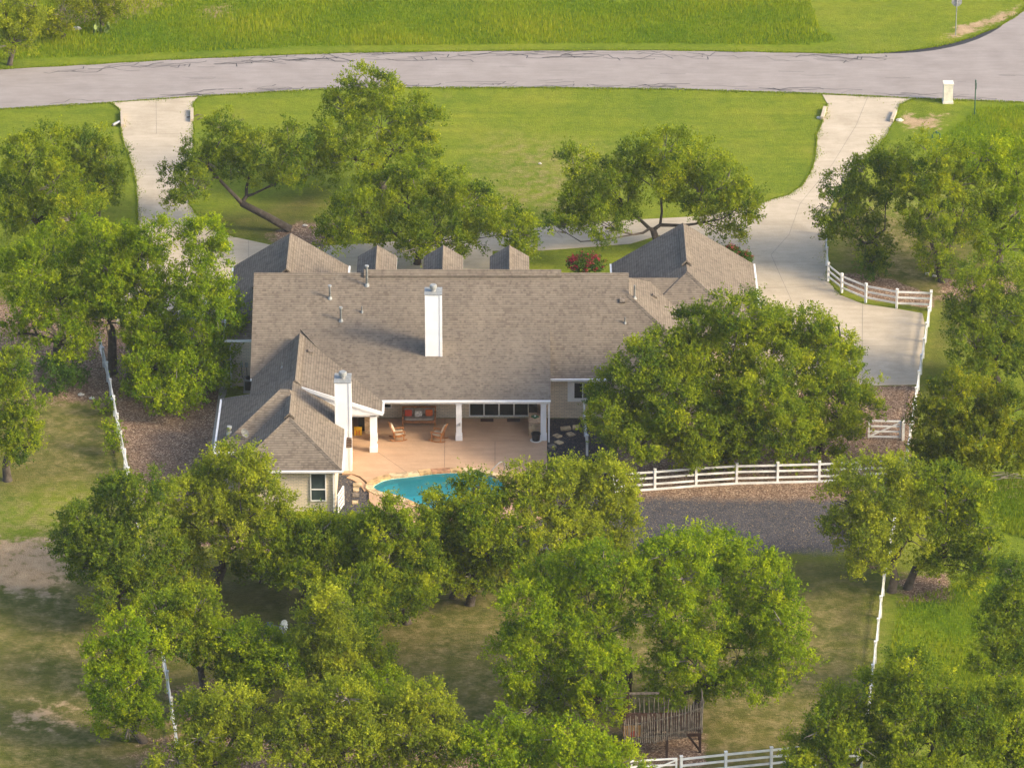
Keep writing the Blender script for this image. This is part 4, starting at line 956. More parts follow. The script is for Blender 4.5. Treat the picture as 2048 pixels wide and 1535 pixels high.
# tree fort
def fort():
    base = G(1340, 1530); zD = 1.55
    a = W(1248, 1480, base.y+.1); b = W(1405, 1455, base.y+.6)
    x0, x1 = a.x, b.x; yf = base.y+.1; t_ = thing('tree_fort', ((x0+x1)/2, yf+1.2, 0), 'wooden tree fort on posts with a curving palisade of crooked sticks', 'tree fort')
    r = random.Random(31)
    def front(u): return yf + 1.15*u*u
    ubox('deck', 'brownwood', t_, ((x0+x1)/2-.05, yf+1.95, zD-.08), (x1-x0, 1.9, .10)); ubox('deck_joist', 'brownwood', t_, ((x0+x1)/2, yf+.75, zD-.2), (x1-x0-.1, .08, .16)); ubox('deck_joist', 'brownwood', t_, ((x0+x1)/2, yf+2.7, zD-.2), (x1-x0-.1, .08, .16))
    for x, y in ((x0+.3, yf+.6), ((x0+x1)/2+.2, yf+.45), (x1-.08, yf+1.3), (x0+.3, yf+2.7), ((x0+x1)/2, yf+2.7), (x1-.08, yf+2.7)): ubox('support_post', 'brownwood', t_, (x, y, zD/2-.05), (.13, .13, zD-.08))
    ubar('knee_brace', 'brownwood', t_, (x1-.1, yf+1.3, .15), (x1-1.0, yf+1.5, zD-.2), .09, .09); ubar('knee_brace', 'brownwood', t_, (x0+.4, yf+.75, .15), (x0+1.3, yf+1.2, zD-.2), .09, .09)
    N = 40
    for k in range(N):
        u = k/(N-1); x = x0+.02+(x1-x0-.04)*u; y = front(u); h = 1.20+.40*u+r.uniform(-.08, .12); z0 = zD-.30+r.uniform(-.06, .04); l = r.uniform(-.06, .06)
        MB().tube([(x, y, z0), (x+l*.4+r.uniform(-.025, .025), y+r.uniform(-.03, .03), z0+h*.5), (x+l+r.uniform(-.02, .02), y, z0+h+.28)], [.036, .032, .024], 6).build('palisade_stick', 'stick', t_)
    for k in range(8):
        MB().tube([(x1+.02, yf+1.2+k*.22, zD-.3), (x1+.02+r.uniform(-.03, .03), yf+1.2+k*.22, zD+.4), (x1+.02+r.uniform(-.05, .05), yf+1.2+k*.22, zD+1.45)], [.036, .032, .024], 6).build('palisade_stick', 'stick', t_)
    for k in range(9):
        x = x0+.35+(x1-x0)*.5*k/8; MB().tube([(x, yf+2.85, zD-.1), (x+r.uniform(-.04, .04), yf+2.85, zD+.4), (x+r.uniform(-.05, .05), yf+2.85, zD+.8+r.uniform(0, .15))], [.034, .03, .022], 6).build('palisade_stick', 'stick', t_)
    pts = [(x0+(x1-x0)*u, front(u)+.05, zD+.75+.42*u) for u in (0, .25, .5, .75, 1)]
    MB().tube(pts, .035, 6).build('front_rail', 'stick', t_); MB().tube([(x0, front(0)+.05, zD-.05), (x0+(x1-x0)*.5, front(.5)+.05, zD), (x1, front(1)+.05, zD+.05)], .035, 6).build('front_rail', 'stick', t_)
    ubar('back_rail', 'oldwood', t_, (x0-.7, yf+2.9, zD+1.05), (x0+1.9, yf+2.9, zD+1.12), .14, .08); ubox('back_post', 'brownwood', t_, (x0+.25, yf+2.8, zD+.45), (.14, .14, 1.4))
    ubox('yellow_panel', 'tanpanel', t_, (x0+.45, yf+.42, zD+.22), (.95, .05, .62)); MB().tube([(x0+.55, yf+.36, zD+.02), (x0+.55, yf+.40, zD+.02)], .22, 12).build('red_disc', 'red', t_)
fort()
def tower():
    p = G(1240, 1405); t_ = thing('play_tower', p, 'dark wooden play platform with railing half hidden behind the tree fort', 'play platform')
    x, y = p.x, p.y; 
    for sx in (-.9, .55):
        for sy in (0, 1.2): ubox('post', 'brownwood', t_, (x+sx, y+sy, 1.35), (.13, .13, 2.7))
    ubox('platform', 'brownwood', t_, (x-.18, y+.6, 1.3), (1.7, 1.5, .12))
    ubar('top_rail', 'oldwood', t_, (x-.95, y-.02, 2.62), (x+.6, y-.02, 2.72), .12, .08); ubar('mid_rail', 'oldwood', t_, (x-.95, y-.02, 2.0), (x+.6, y-.02, 2.0), .1, .08)
    for k in range(9): ubox('baluster', 'brownwood', t_, (x-.85+k*.17, y, 1.7), (.05, .04, .7))
    ubox('bright_post', 'tanpanel', t_, (x+.42, y-.06, 2.05), (.09, .06, .75))
tower()

# ------------------------------------------------------------------ trees
def crown_mesh(name, mat, V3, tint, parent):
    n = len(V3); me = bpy.data.meshes.new(name)
    me.vertices.add(n*3); me.vertices.foreach_set('co', V3.reshape(-1).astype(np.float32))
    me.loops.add(n*3); me.loops.foreach_set('vertex_index', np.arange(n*3, dtype=np.int32))
    me.polygons.add(n); me.polygons.foreach_set('loop_start', np.arange(n, dtype=np.int32)*3)
    me.update(calc_edges=True)
    a = me.attributes.new('tint', 'FLOAT', 'FACE'); a.data.foreach_set('value', tint.astype(np.float32))
    me.materials.append(MT[mat])
    o = bpy.data.objects.new(name, me); col.objects.link(o); setp(o, parent); return o
def unit(a): return a/np.maximum(np.linalg.norm(a, axis=-1, keepdims=True), 1e-6)
def leaves(O, D, Ls, tint, k, size, spread, g):
    """sprigs (origin, direction, length) -> leaf triangles"""
    n = len(O); t = g.random((n, k, 1))
    P = O[:, None]+D[:, None]*Ls[:, None, None]*t + g.normal(0, spread, (n, k, 3))
    ax = unit(D[:, None]*.7 + g.normal(0, .75, (n, k, 3)))
    nm = unit(np.array([0, -.1, .5]) + D[:, None]*.55 + g.normal(0, .42, (n, k, 3)))
    sd_ = unit(np.cross(ax, nm)); s = size*g.uniform(.65, 1.3, (n, k, 1))
    a = P - sd_*s*.44; b = P + sd_*s*.44; c = P + ax*s
    V = np.stack([a, b, c], 2).reshape(-1, 3, 3)
    tt = np.clip(tint[:, None] + .20*(t[..., 0]-.5) + g.normal(0, .055, (n, k)), 0, 1).reshape(-1)
    return V, tt
TREES = []; MAXY = 1e9
def ellipsoids(base, ells, tilt):
    xs = [e[0] for e in ells]; ys = [e[1] for e in ells]
    cym = (min(ys)+max(ys))/2; hr = max(20, (max(ys)-min(ys))/2); s0 = scale_at(base)
    Rm = min(5.0, max(1.5, (max(x+e[2] for x, e in zip(xs, ells))-min(x-e[2] for x, e in zip(xs, ells)))/2/s0))
    out = []
    for i, e in enumerate(ells):
        px, py, w, h = e[:4]; dy = e[4] if len(e) > 4 else tilt*Rm*(cym-py)/hr + ((i*37) % 5-2)*.12*Rm
        Yc = base.y+dy; p = W(px, py, Yc); s = scale_at(p)
        rx = w/s*1.17; ry = rx*.9; hz = h/s*1.13
        rz = math.sqrt(max((hz*.72)**2, hz*hz-(ry*SP)**2))/CP
        zmin = max(.3, rz*.75+.25)
        if p.z < zmin:
            p = G(px, py, zmin)
        out.append((np.array(p), np.array([rx, ry, rz])))
    return out
def gen_crown(ell, nleaf, g, kind):
    C, Nn, TI = [], [], []
    A = np.array([e[1][0]*e[1][2] for e in ell]); tot = A.sum()
    for i, (c, r) in enumerate(ell):
        nc = max(12, int(A[i]/tot*nleaf/80)); rm = r.mean()
        ns = int(np.clip(9*rm, 9, 20))
        # evenly spread boughs over the lobe, fewer underneath
        k = np.arange(ns)+.5; ph = np.arccos(1-2*k/ns*.88); th = np.pi*(1+5**.5)*k + g.uniform(0, 6.28)
        sdir = unit(np.stack([np.cos(th)*np.sin(ph), np.sin(th)*np.sin(ph), np.cos(ph)], 1) + g.normal(0, .18, (ns, 3)))
        sc_ = c + sdir*r*g.uniform(.48, .86, (ns, 1)); sr = rm*.36*g.uniform(.65, 1.25, (ns, 1)); stint = g.normal(0, .11, ns)
        wt = 1+.55*(sdir @ np.array([0, -.9, .44])); pick = g.choice(ns, nc, p=wt/wt.sum())
        d = unit(g.normal(size=(nc, 3))*.8 + sdir[pick]*.55 + np.array([0, -.1, .35]))
        P_ = sc_[pick] + d*sr[pick]*np.array([1, 1, .8])*np.clip(1-np.abs(g.normal(0, .25, (nc, 1))), .2, 1)
        keep = np.ones(nc, bool)
        for j, (c2, r2) in enumerate(ell):
            if j != i: keep &= (((P_-c2)/r2)**2).sum(1) > .30
        keep |= g.random(nc) < .15
        C.append(P_[keep]); Nn.append(unit(d[keep]*.6+sdir[pick][keep]*.5)); TI.append(stint[pick][keep])
    C = np.concatenate(C); Nn = np.concatenate(Nn)
    C[:, 2] = np.maximum(C[:, 2], .25)
    return C, Nn, np.concatenate(TI)
def oak(name, label, basepx, ells, mat='oak', nleaf=None, tilt=.35, trunk=None, seed=1, cat='tree', group='live oak trees around the house', size=.108, fork=.45, twigs=10, up=.45, share=1.0, bare=0):
    g = np.random.default_rng(seed); base = G(*basepx); ell = ellipsoids(base, ells, tilt)
    t_ = thing(name, base, label, cat, group)
    nleaf = int((nleaf or sum(e[2]*e[3]*math.pi for e in ells)*LEAFD)*share)
    C, Nn, TI = gen_crown(ell, nleaf, g, mat)
    ctint = np.clip(.46 + TI + g.normal(0, .15, len(C)), .05, .95)
    m_ = max(4, int(round(nleaf/len(C)/9)))
    O = np.repeat(C, m_, 0) + g.normal(0, .19, (len(C)*m_, 3))*np.array([1, 1, .8]); N2 = np.repeat(Nn, m_, 0)
    D = unit(N2*.6 + np.array([0, 0, up+.12]) + g.normal(0, .45, O.shape)); Ls = g.uniform(.16, .50, len(O))*(1+.6*(g.random(len(O)) > .85))
    T = np.repeat(ctint, m_) + g.normal(0, .06, len(O))
    V, tt = leaves(O, D, Ls, T, 9, size, .05, g)
    V[..., 2] = np.maximum(V[..., 2], .03)
    crown_mesh('crown', mat, V, tt, t_)
    # trunk and limbs
    m = MB(); cm = sum(e[0] for e in ell)/len(ell); h0 = max(.6, min(e[0][2] for e in ell)*.55 + .2*cm[2]); Rm = max(e[0][2] for e in ell)
    r0 = (trunk or (.085 + .022*Rm)); rr_ = random.Random(seed)
    fk = Vector((base.x+(cm[0]-base.x)*fork, base.y+(cm[1]-base.y)*fork, h0*.85))
    mid = Vector((base.x, base.y, 0)).lerp(fk, .5) + Vector((rr_.uniform(-.2, .2), rr_.uniform(-.2, .2), 0))
    m.tube([(base.x, base.y, -.15), (base.x, base.y, .12), mid, fk], [r0*1.6, r0*1.15, r0, r0*.9], 9)
    tw = MB()
    nodes = [(fk, r0*.85)]
    for c, r in sorted(ell, key=lambda e: (Vector(e[0])-fk).length):
        c = Vector(c)
        st, f = min(nodes, key=lambda n_: (n_[0]-c).length + .35*(n_[0]-fk).length + (2.0 if n_[1] < .05 else 0))
        f = max(.045, min(f*.78, r0*.62)); L_ = (c-st).length
        sag = Vector((rr_.uniform(-.22, .22)*L_, rr_.uniform(-.15, .15)*L_, rr_.uniform(-.16, .05)*L_)); kink = Vector((rr_.uniform(-.1, .1), rr_.uniform(-.1, .1), rr_.uniform(-.1, .1)))*L_
        pts = [st, st.lerp(c, .3)+sag*.8, st.lerp(c, .62)+sag*.7+kink, c]; rs = [f, f*.85, f*.66, f*.45]
        m.tube(pts, rs, 7); nodes += list(zip(pts[1:], rs[1:]))
        for k in range(5):
            d = Vector(unit(g.normal(size=3)+np.array([0, -.3, .5]))); e = c+Vector((d.x*r[0], d.y*r[1], d.z*r[2]))*.9
            md = c.lerp(e, .5)+Vector((rr_.uniform(-.25, .25), rr_.uniform(-.25, .25), rr_.uniform(-.1, .25)))
            m.tube([pts[2].lerp(c, .6), md, e], [f*.36, f*.22, .012], 5)
    idx = g.choice(len(C), min(len(C), twigs*len(ell)), replace=False)
    EC = np.array([e[0] for e in ell])
    for ii in idx:
        e = Vector(C[ii]); s_ = Vector(EC[((EC-C[ii])**2).sum(1).argmin()]); st = s_.lerp(e, .35); md = st.lerp(e, .6)+Vector((rr_.uniform(-.2, .2), rr_.uniform(-.2, .2), rr_.uniform(-.05, .25)))
        tw.tube([st, md, e+(e-md)*.35], [.035, .022, .008], 4, cap=False)
    for k in range(bare):
        c, r = ell[rr_.randrange(len(ell))]; d = Vector((rr_.uniform(-.8, .8), -.9, rr_.uniform(.0, .9))).normalized(); e = Vector(c)+Vector((d.x*r[0], d.y*r[1], d.z*r[2]))*1.0
        for q in range(7):
            o_ = e+Vector((rr_.uniform(-.7, .7), rr_.uniform(-.5, .2), rr_.uniform(-.5, .6))); tw.tube([Vector(c).lerp(e, .5), (e+Vector(c))/2*.35+o_*.65, o_], [.04, .026, .008], 4, cap=False)
    tr = m.build('trunk', 'bark', t_, smooth=True); tag(tw.build('twigs', 'twig', tr), kind='stuff')
    return t_
LEAFD = .90
T = lambda label, base, ells, mat='oak', **k: oak('live_oak', label, base, ells, mat, seed=len(TREES)*13+5+len(TREES) if not TREES.append(label) else 0, **k)
# top left corner
oak('willow_tree', 'pale grey green tree cut by the top left corner', (20, 130), [(10, 20, 45, 45), (50, 45, 45, 40), (25, 85, 40, 30), (70, 20, 30, 30)], 'oak_pale', seed=301, group='trees beyond the road', bare=3)
oak('cedar_tree', 'small dark cedar beside the pale tree at top left', (125, 78), [(125, 30, 30, 35), (115, 58, 28, 24)], 'cedar', seed=302, group='trees beyond the road', size=.11)
oak('cedar_shrub', 'round dark green shrub beyond the road at top left', (205, 52), [(190, 28, 30, 26), (222, 20, 28, 26), (210, 0, 25, 15)], 'cedar', seed=303, group='trees beyond the road', size=.11)
# left column
T('brownish olive oak on the left lawn left of the driveway, smaller right one', (195, 440), [(170, 295, 50, 40), (205, 330, 38, 45), (180, 380, 55, 45), (225, 365, 28, 28), (150, 335, 45, 40)], 'oak_dark')
T('large olive oak on the left lawn at the left edge, above the bright oak', (80, 520), [(55, 315, 55, 45), (95, 285, 35, 30), (40, 380, 55, 55), (110, 370, 50, 55), (75, 440, 70, 50), (150, 440, 50, 45), (10, 440, 45, 50), (170, 410, 35, 35)], 'oak')
T('bright green spreading oak left of the left fence', (115, 742), [(60, 555, 48, 50), (105, 500, 50, 42), (165, 545, 60, 55), (55, 620, 38, 42), (120, 600, 50, 45), (125, 680, 48, 52), (30, 530, 30, 40), (35, 665, 25, 30), (165, 690, 30, 35), (205, 515, 45, 40), (190, 600, 45, 45)], 'oak_bright')
T('bright green oak whose dark trunk leans beside the left fence', (225, 745), [(225, 545, 48, 50), (240, 600, 42, 50), (215, 640, 40, 35), (195, 470, 40, 35), (245, 480, 30, 30)], 'oak_bright')
T('tall bright oak left of the house with a hole to the driveway', (262, 756), [(305, 478, 42, 36), (275, 520, 34, 42), (300, 525, 36, 36), (295, 575, 40, 38), (270, 625, 40, 40), (290, 665, 42, 38), (400, 480, 45, 45), (430, 510, 28, 38), (390, 560, 60, 38), (335, 615, 50, 50), (415, 620, 62, 48), (455, 660, 40, 45), (320, 690, 52, 50), (395, 690, 68, 52), (295, 745, 48, 48), (375, 750, 68, 52), (340, 800, 55, 38), (425, 735, 42, 42), (450, 600, 35, 35)], 'oak_bright', bare=2, share=1.15)
T('grey green oak cut by the left edge below the bright oak', (15, 960), [(20, 745, 38, 45), (35, 800, 42, 45), (25, 860, 50, 45), (45, 895, 40, 32), (0, 800, 40, 60)], 'oak')
# front yard
T('leaning oak with a long bare trunk on the front lawn', (580, 462), [(455, 262, 45, 38), (405, 320, 50, 38), (460, 325, 55, 40), (520, 300, 45, 45), (350, 355, 32, 28), (385, 380, 40, 25), (345, 400, 20, 20), (500, 345, 50, 28), (580, 300, 40, 50), (570, 355, 30, 30)], 'oak_dark', fork=.80, trunk=.25, tilt=.2)
T('tall rounded oak in the front yard reaching over the road edge', (770, 385), [(745, 180, 52, 45), (700, 220, 50, 45), (800, 215, 50, 45), (760, 250, 55, 42), (840, 260, 42, 50), (680, 270, 45, 40), (800, 295, 55, 40), (650, 300, 45, 45), (710, 320, 50, 40), (630, 340, 45, 45), (850, 320, 28, 28)], 'oak')
T('wide dense oak standing just behind the three small gables', (835, 528), [(820, 345, 42, 32), (760, 380, 50, 40), (880, 375, 55, 40), (720, 420, 50, 40), (820, 410, 60, 45), (940, 405, 50, 40), (690, 460, 48, 35), (780, 460, 55, 40), (880, 450, 60, 42), (980, 440, 50, 42), (1030, 465, 42, 38), (930, 485, 45, 30), (660, 485, 35, 22), (850, 490, 50, 30), (1055, 485, 30, 22)], 'oak', bare=3, share=1.15)
T('open spreading oak in front of the right street gable', (1310, 502), [(1330, 305, 60, 40), (1265, 325, 45, 38), (1395, 330, 55, 42), (1220, 360, 42, 35), (1330, 355, 65, 38), (1450, 370, 45, 40), (1180, 400, 50, 38), (1240, 405, 45, 35), (1480, 410, 38, 45), (1140, 440, 48, 30), (1210, 455, 42, 28), (1400, 395, 50, 30), (1460, 450, 32, 28), (1150, 330, 32, 30), (1410, 445, 18, 18), (1115, 455, 28, 20), (1300, 340, 50, 36), (1370, 370, 50, 34)], 'oak', tilt=.2, share=1.1)
T('oak beside the right driveway with foliage hanging over the concrete', (1745, 535), [(1775, 315, 42, 30), (1735, 345, 45, 32), (1690, 370, 40, 28), (1670, 415, 40, 35), (1730, 410, 45, 40), (1790, 370, 40, 42), (1700, 460, 45, 35), (1665, 465, 28, 25), (1745, 480, 38, 35), (1745, 525, 26, 30)], 'oak_dark')
T('oak right of the driveway whose trunk leans among brown litter', (1885, 562), [(1870, 310, 55, 38), (1840, 360, 48, 40), (1900, 370, 60, 48), (1860, 430, 50, 45), (1920, 440, 50, 45), (1870, 490, 45, 40), (1880, 530, 30, 26), (1830, 440, 30, 35)], 'oak')
T('yellow green oak cut by the right edge below the mailbox pillar', (2000, 545), [(1965, 310, 55, 40), (2030, 330, 50, 50), (1985, 380, 55, 50), (2040, 420, 45, 55), (1975, 450, 50, 45), (2010, 500, 50, 40)], 'oak_bright')
T('dark oak at the right edge beside the curved fence', (1995, 765), [(1955, 570, 50, 38), (2020, 570, 45, 40), (1925, 620, 38, 42), (1985, 630, 55, 50), (2040, 650, 40, 55), (1945, 685, 48, 45), (2000, 710, 55, 50), (2045, 740, 35, 40), (1965, 735, 35, 28)], 'oak_dark', bare=2)
oak('cedar_tree', 'broad feathery cedar right of the right fence', (1930, 965), [(1905, 790, 55, 42), (1860, 830, 38, 45), (1950, 820, 52, 50), (2010, 830, 40, 55), (1890, 870, 55, 50), (1960, 890, 60, 50), (2020, 910, 45, 50), (1865, 910, 40, 42), (1930, 930, 55, 35)], 'cedar', seed=320, group='cedar trees', size=.12, up=.9)
# big oak right of the house
T('huge dense oak right of the patio covering part of the roof', (1450, 925), [(1480, 630, 70, 42), (1400, 660, 62, 45), (1545, 655, 50, 38), (1335, 700, 55, 45), (1450, 700, 70, 50), (1285, 730, 48, 42), (1540, 720, 60, 50), (1240, 785, 58, 48), (1330, 780, 65, 50), (1430, 785, 70, 52), (1530, 790, 62, 52), (1225, 845, 52, 45), (1300, 850, 60, 45), (1390, 860, 65, 50), (1480, 870, 65, 50), (1280, 890, 45, 30), (1380, 910, 45, 28), (1460, 915, 45, 26), (1560, 860, 52, 48), (1400, 730, 70, 50), (1360, 830, 60, 45), (1480, 830, 65, 48)], 'oak', tilt=.5, share=1.25)
T('oak joined to the right flank of the huge oak beside the concrete', (1640, 905), [(1620, 660, 48, 38), (1590, 700, 45, 42), (1665, 700, 50, 42), (1640, 750, 55, 45), (1700, 760, 45, 45), (1600, 790, 50, 48), (1670, 815, 55, 48), (1725, 815, 35, 40), (1620, 860, 55, 45), (1690, 865, 45, 38), (1590, 905, 40, 28)], 'oak', tilt=.5, share=1.15)
T('round oak straddling the right fence with two grey trunks', (1784, 1182), [(1735, 955, 60, 38), (1810, 950, 45, 35), (1690, 1000, 42, 42), (1760, 1010, 55, 42), (1690, 1060, 38, 42), (1740, 1080, 38, 40), (1735, 1130, 38, 35), (1830, 1010, 48, 45), (1820, 1070, 38, 35)], 'oak_pale', bare=4, fork=.15)
T('oak leaning right from the twin trunks beside the right fence', (1816, 1176), [(1890, 965, 55, 35), (1940, 990, 40, 40), (1890, 1030, 58, 45), (1950, 1060, 48, 50), (1900, 1090, 50, 40), (1970, 1110, 40, 35), (1940, 1140, 45, 35), (1860, 1120, 30, 28)], 'oak', bare=3, fork=.15)
# lower left group
T('dark tall oak at lower left beside the pale bare dirt', (235, 1225), [(300, 985, 50, 32), (250, 990, 40, 35), (220, 1030, 50, 40), (165, 1050, 50, 40), (145, 1085, 45, 35), (210, 1090, 55, 45), (290, 1050, 60, 48), (180, 1130, 45, 38), (250, 1140, 55, 45), (320, 1110, 50, 50), (230, 1190, 50, 40), (300, 1180, 48, 40)], 'oak_dark')
T('pale yellow oak in front of the near left wing', (425, 1180), [(485, 918, 45, 34), (520, 955, 32, 28), (430, 945, 55, 40), (370, 990, 48, 38), (475, 970, 55, 45), (535, 1005, 40, 30), (430, 1010, 60, 45), (515, 1040, 58, 38), (585, 1050, 40, 26), (400, 1060, 50, 40), (470, 1075, 55, 38), (375, 1120, 48, 48), (380, 1180, 42, 45), (620, 1065, 30, 24)], 'oak_pale', bare=4)
T('dense oak between the near left wing and the lower clearing', (690, 1225), [(640, 1066, 42, 26), (700, 1064, 40, 28), (600, 1085, 50, 35), (660, 1095, 55, 42), (570, 1125, 48, 35), (730, 1090, 42, 40), (640, 1145, 55, 35), (710, 1150, 45, 38), (600, 1155, 35, 28)], 'oak')
T('slim forked oak before the left end of the pool', (813, 1245), [(785, 1030, 34, 28), (745, 1045, 36, 30), (832, 1055, 40, 36), (770, 1070, 48, 42), (835, 1095, 45, 42), (780, 1130, 50, 40), (850, 1150, 45, 38), (800, 1185, 42, 32), (760, 1170, 40, 32)], 'oak', bare=2)
T('oak with a gnarled trunk before the middle of the pool', (940, 1208), [(868, 1010, 22, 34), (948, 968, 36, 26), (990, 1002, 38, 32), (925, 1015, 38, 36), (880, 1060, 45, 42), (950, 1050, 55, 45), (1010, 1030, 45, 42), (920, 1105, 50, 38), (990, 1100, 55, 42), (940, 1150, 40, 28), (1030, 1085, 42, 40)], 'oak', bare=2)
T('pale oak at the right end of the pool beside the slate gravel', (1130, 1185), [(1050, 960, 34, 28), (1095, 950, 42, 34), (1145, 960, 45, 38), (1060, 1000, 45, 42), (1120, 1010, 52, 42), (1090, 1060, 50, 40), (1150, 1070, 45, 38)], 'oak_pale', bare=2)
T('yellowish oak with its crown before the fence corner at centre right', (1215, 1165), [(1200, 955, 40, 38), (1235, 990, 38, 42), (1190, 1010, 45, 42), (1245, 1050, 32, 38), (1200, 1070, 45, 38), (1160, 1100, 40, 32), (1230, 1100, 38, 28)], 'oak_pale')
T('large oak left of the tree fort', (1175, 1450), [(1210, 1130, 55, 38), (1150, 1140, 50, 38), (1090, 1165, 50, 42), (1250, 1165, 42, 42), (1180, 1200, 60, 48), (1060, 1220, 55, 48), (1120, 1255, 60, 50), (1210, 1260, 52, 48), (1040, 1290, 48, 45), (1100, 1330, 58, 48), (1180, 1330, 55, 48), (1040, 1360, 42, 40), (1130, 1390, 60, 42), (1200, 1400, 48, 42), (1070, 1415, 45, 32), (1230, 1330, 25, 32)], 'oak_bright', bare=3)
T('large spreading oak right of and above the tree fort', (1392, 1425), [(1330, 1110, 50, 36), (1400, 1095, 55, 36), (1460, 1105, 50, 36), (1300, 1160, 45, 42), (1500, 1140, 52, 42), (1370, 1160, 55, 42), (1545, 1185, 45, 48), (1450, 1180, 55, 45), (1330, 1220, 52, 42), (1510, 1240, 55, 48), (1570, 1260, 40, 48), (1440, 1255, 55, 42), (1340, 1285, 50, 40), (1560, 1320, 52, 40), (1480, 1310, 60, 42), (1390, 1320, 50, 42), (1330, 1345, 42, 38), (1430, 1370, 50, 30), (1510, 1370, 55, 32), (1350, 1385, 40, 26)], 'oak_bright', bare=4, share=.95)
T('oak with grey limbs left of the lower left fence', (285, 1482), [(250, 1268, 45, 34), (210, 1305, 42, 36), (275, 1310, 48, 42), (220, 1350, 46, 42), (278, 1365, 34, 40), (235, 1400, 48, 42), (282, 1425, 34, 36), (245, 1450, 44, 30)], 'oak_bright', bare=3)
T('yellow green oak above the lower left fence in the thicket', (420, 1398), [(320, 1225, 34, 34), (318, 1285, 26, 30), (355, 1225, 42, 42), (400, 1215, 38, 36), (420, 1260, 42, 40), (345, 1275, 42, 36), (415, 1300, 44, 36), (460, 1335, 40, 28)], 'oak')
T('oak beside the garden windmill in the lower left thicket', (530, 1420), [(475, 1280, 45, 28), (525, 1295, 45, 32), (490, 1325, 50, 35), (545, 1340, 48, 36), (500, 1365, 45, 32), (590, 1330, 40, 32)], 'oak_bright')
T('tall light oak right of the garden windmill', (640, 1430), [(655, 1205, 36, 32), (645, 1245, 42, 36), (620, 1290, 40, 36), (680, 1280, 42, 40), (650, 1330, 50, 40), (620, 1375, 50, 34), (690, 1350, 42, 38)], 'oak_pale')
T('small oak between the light oak and the clearing', (740, 1395), [(720, 1265, 36, 36), (750, 1310, 38, 32), (715, 1330, 38, 32), (765, 1345, 34, 26)], 'oak')
T('leafy oak filling the canopy just below the near left wing window', (610, 1190), [(560, 1055, 40, 26), (620, 1052, 40, 22), (680, 1054, 38, 22), (590, 1085, 48, 32), (650, 1075, 45, 32), (540, 1085, 38, 30), (700, 1070, 36, 30)], 'oak')
T('wispy oak over the gravel below the pool', (905, 1195), [(860, 1085, 40, 32), (905, 1075, 42, 32), (950, 1110, 42, 34), (1000, 1140, 42, 34), (885, 1130, 42, 32), (1040, 1120, 40, 32), (930, 1160, 40, 26)], 'oak_pale')
T('small drooping oak at the right edge of the lower left clearing', (735, 1300), [(700, 1180, 40, 34), (750, 1195, 36, 32), (790, 1215, 34, 28), (720, 1225, 38, 30), (835, 1195, 32, 30)], 'oak')
T('small oak behind the bottom row at the lower clearing edge', (800, 1470), [(770, 1375, 38, 30), (735, 1395, 36, 30), (800, 1410, 36, 30)], 'oak_bright')
# bottom row
T('pale oak in the bottom row right of the lower left fence', (440, 1590), [(455, 1410, 45, 36), (400, 1430, 45, 36), (500, 1440, 48, 38), (398, 1478, 36, 32), (440, 1480, 50, 40), (520, 1495, 50, 38), (345, 1518, 40, 22), (420, 1525, 55, 30)], 'oak_pale', bare=4)
T('pale oak with bare grey limbs in the bottom row', (670, 1600), [(680, 1395, 50, 36), (620, 1415, 45, 36), (730, 1425, 42, 38), (590, 1460, 42, 38), (660, 1460, 58, 42), (720, 1480, 45, 38), (610, 1510, 50, 35), (690, 1525, 55, 32)], 'oak_pale', bare=6)
T('tall pointed oak in the middle of the bottom row', (840, 1590), [(840, 1395, 38, 34), (800, 1425, 38, 32), (870, 1435, 45, 40), (820, 1475, 50, 40), (770, 1500, 45, 36), (890, 1490, 45, 40), (840, 1525, 55, 30)], 'oak_pale', bare=3)
T('low rounded oak in the bottom row left of the tree fort', (1000, 1610), [(1000, 1465, 45, 32), (955, 1485, 42, 32), (1045, 1480, 42, 32), (980, 1515, 55, 34), (1050, 1520, 42, 30)], 'oak_bright')
T('low yellow green oak in the bottom row under the tree fort', (1160, 1620), [(1120, 1480, 45, 30), (1170, 1490, 45, 30), (1090, 1510, 45, 32), (1150, 1520, 55, 32), (1215, 1515, 42, 28), (1240, 1530, 38, 22)], 'oak_bright')
T('oak in the bottom right corner over the right fence end', (1700, 1600), [(1740, 1380, 42, 34), (1700, 1410, 45, 36), (1750, 1440, 45, 40), (1660, 1450, 42, 36), (1620, 1485, 40, 34), (1700, 1480, 50, 40), (1650, 1515, 50, 32), (1760, 1500, 45, 38), (1600, 1520, 35, 25)], 'oak', bare=5)
T('broad oak in the bottom right corner right of the fence', (1870, 1610), [(1820, 1335, 42, 34), (1800, 1375, 45, 38), (1860, 1380, 48, 40), (1830, 1430, 55, 42), (1900, 1420, 50, 40), (1950, 1440, 45, 40), (1870, 1480, 58, 42), (1940, 1500, 55, 42), (1820, 1515, 50, 36)], 'oak')
T('dark oak cut by the right edge above the bottom right corner', (2035, 1420), [(2035, 1160, 40, 45), (2010, 1210, 40, 38), (2045, 1240, 42, 50), (1990, 1275, 36, 38), (2030, 1310, 48, 48), (1985, 1340, 40, 38)], 'oak_dark')
T('olive oak filling the very bottom right corner', (2020, 1610), [(2030, 1400, 42, 42), (1990, 1420, 42, 40), (2035, 1470, 45, 45), (1995, 1490, 45, 42), (2030, 1525, 50, 34)], 'oak')
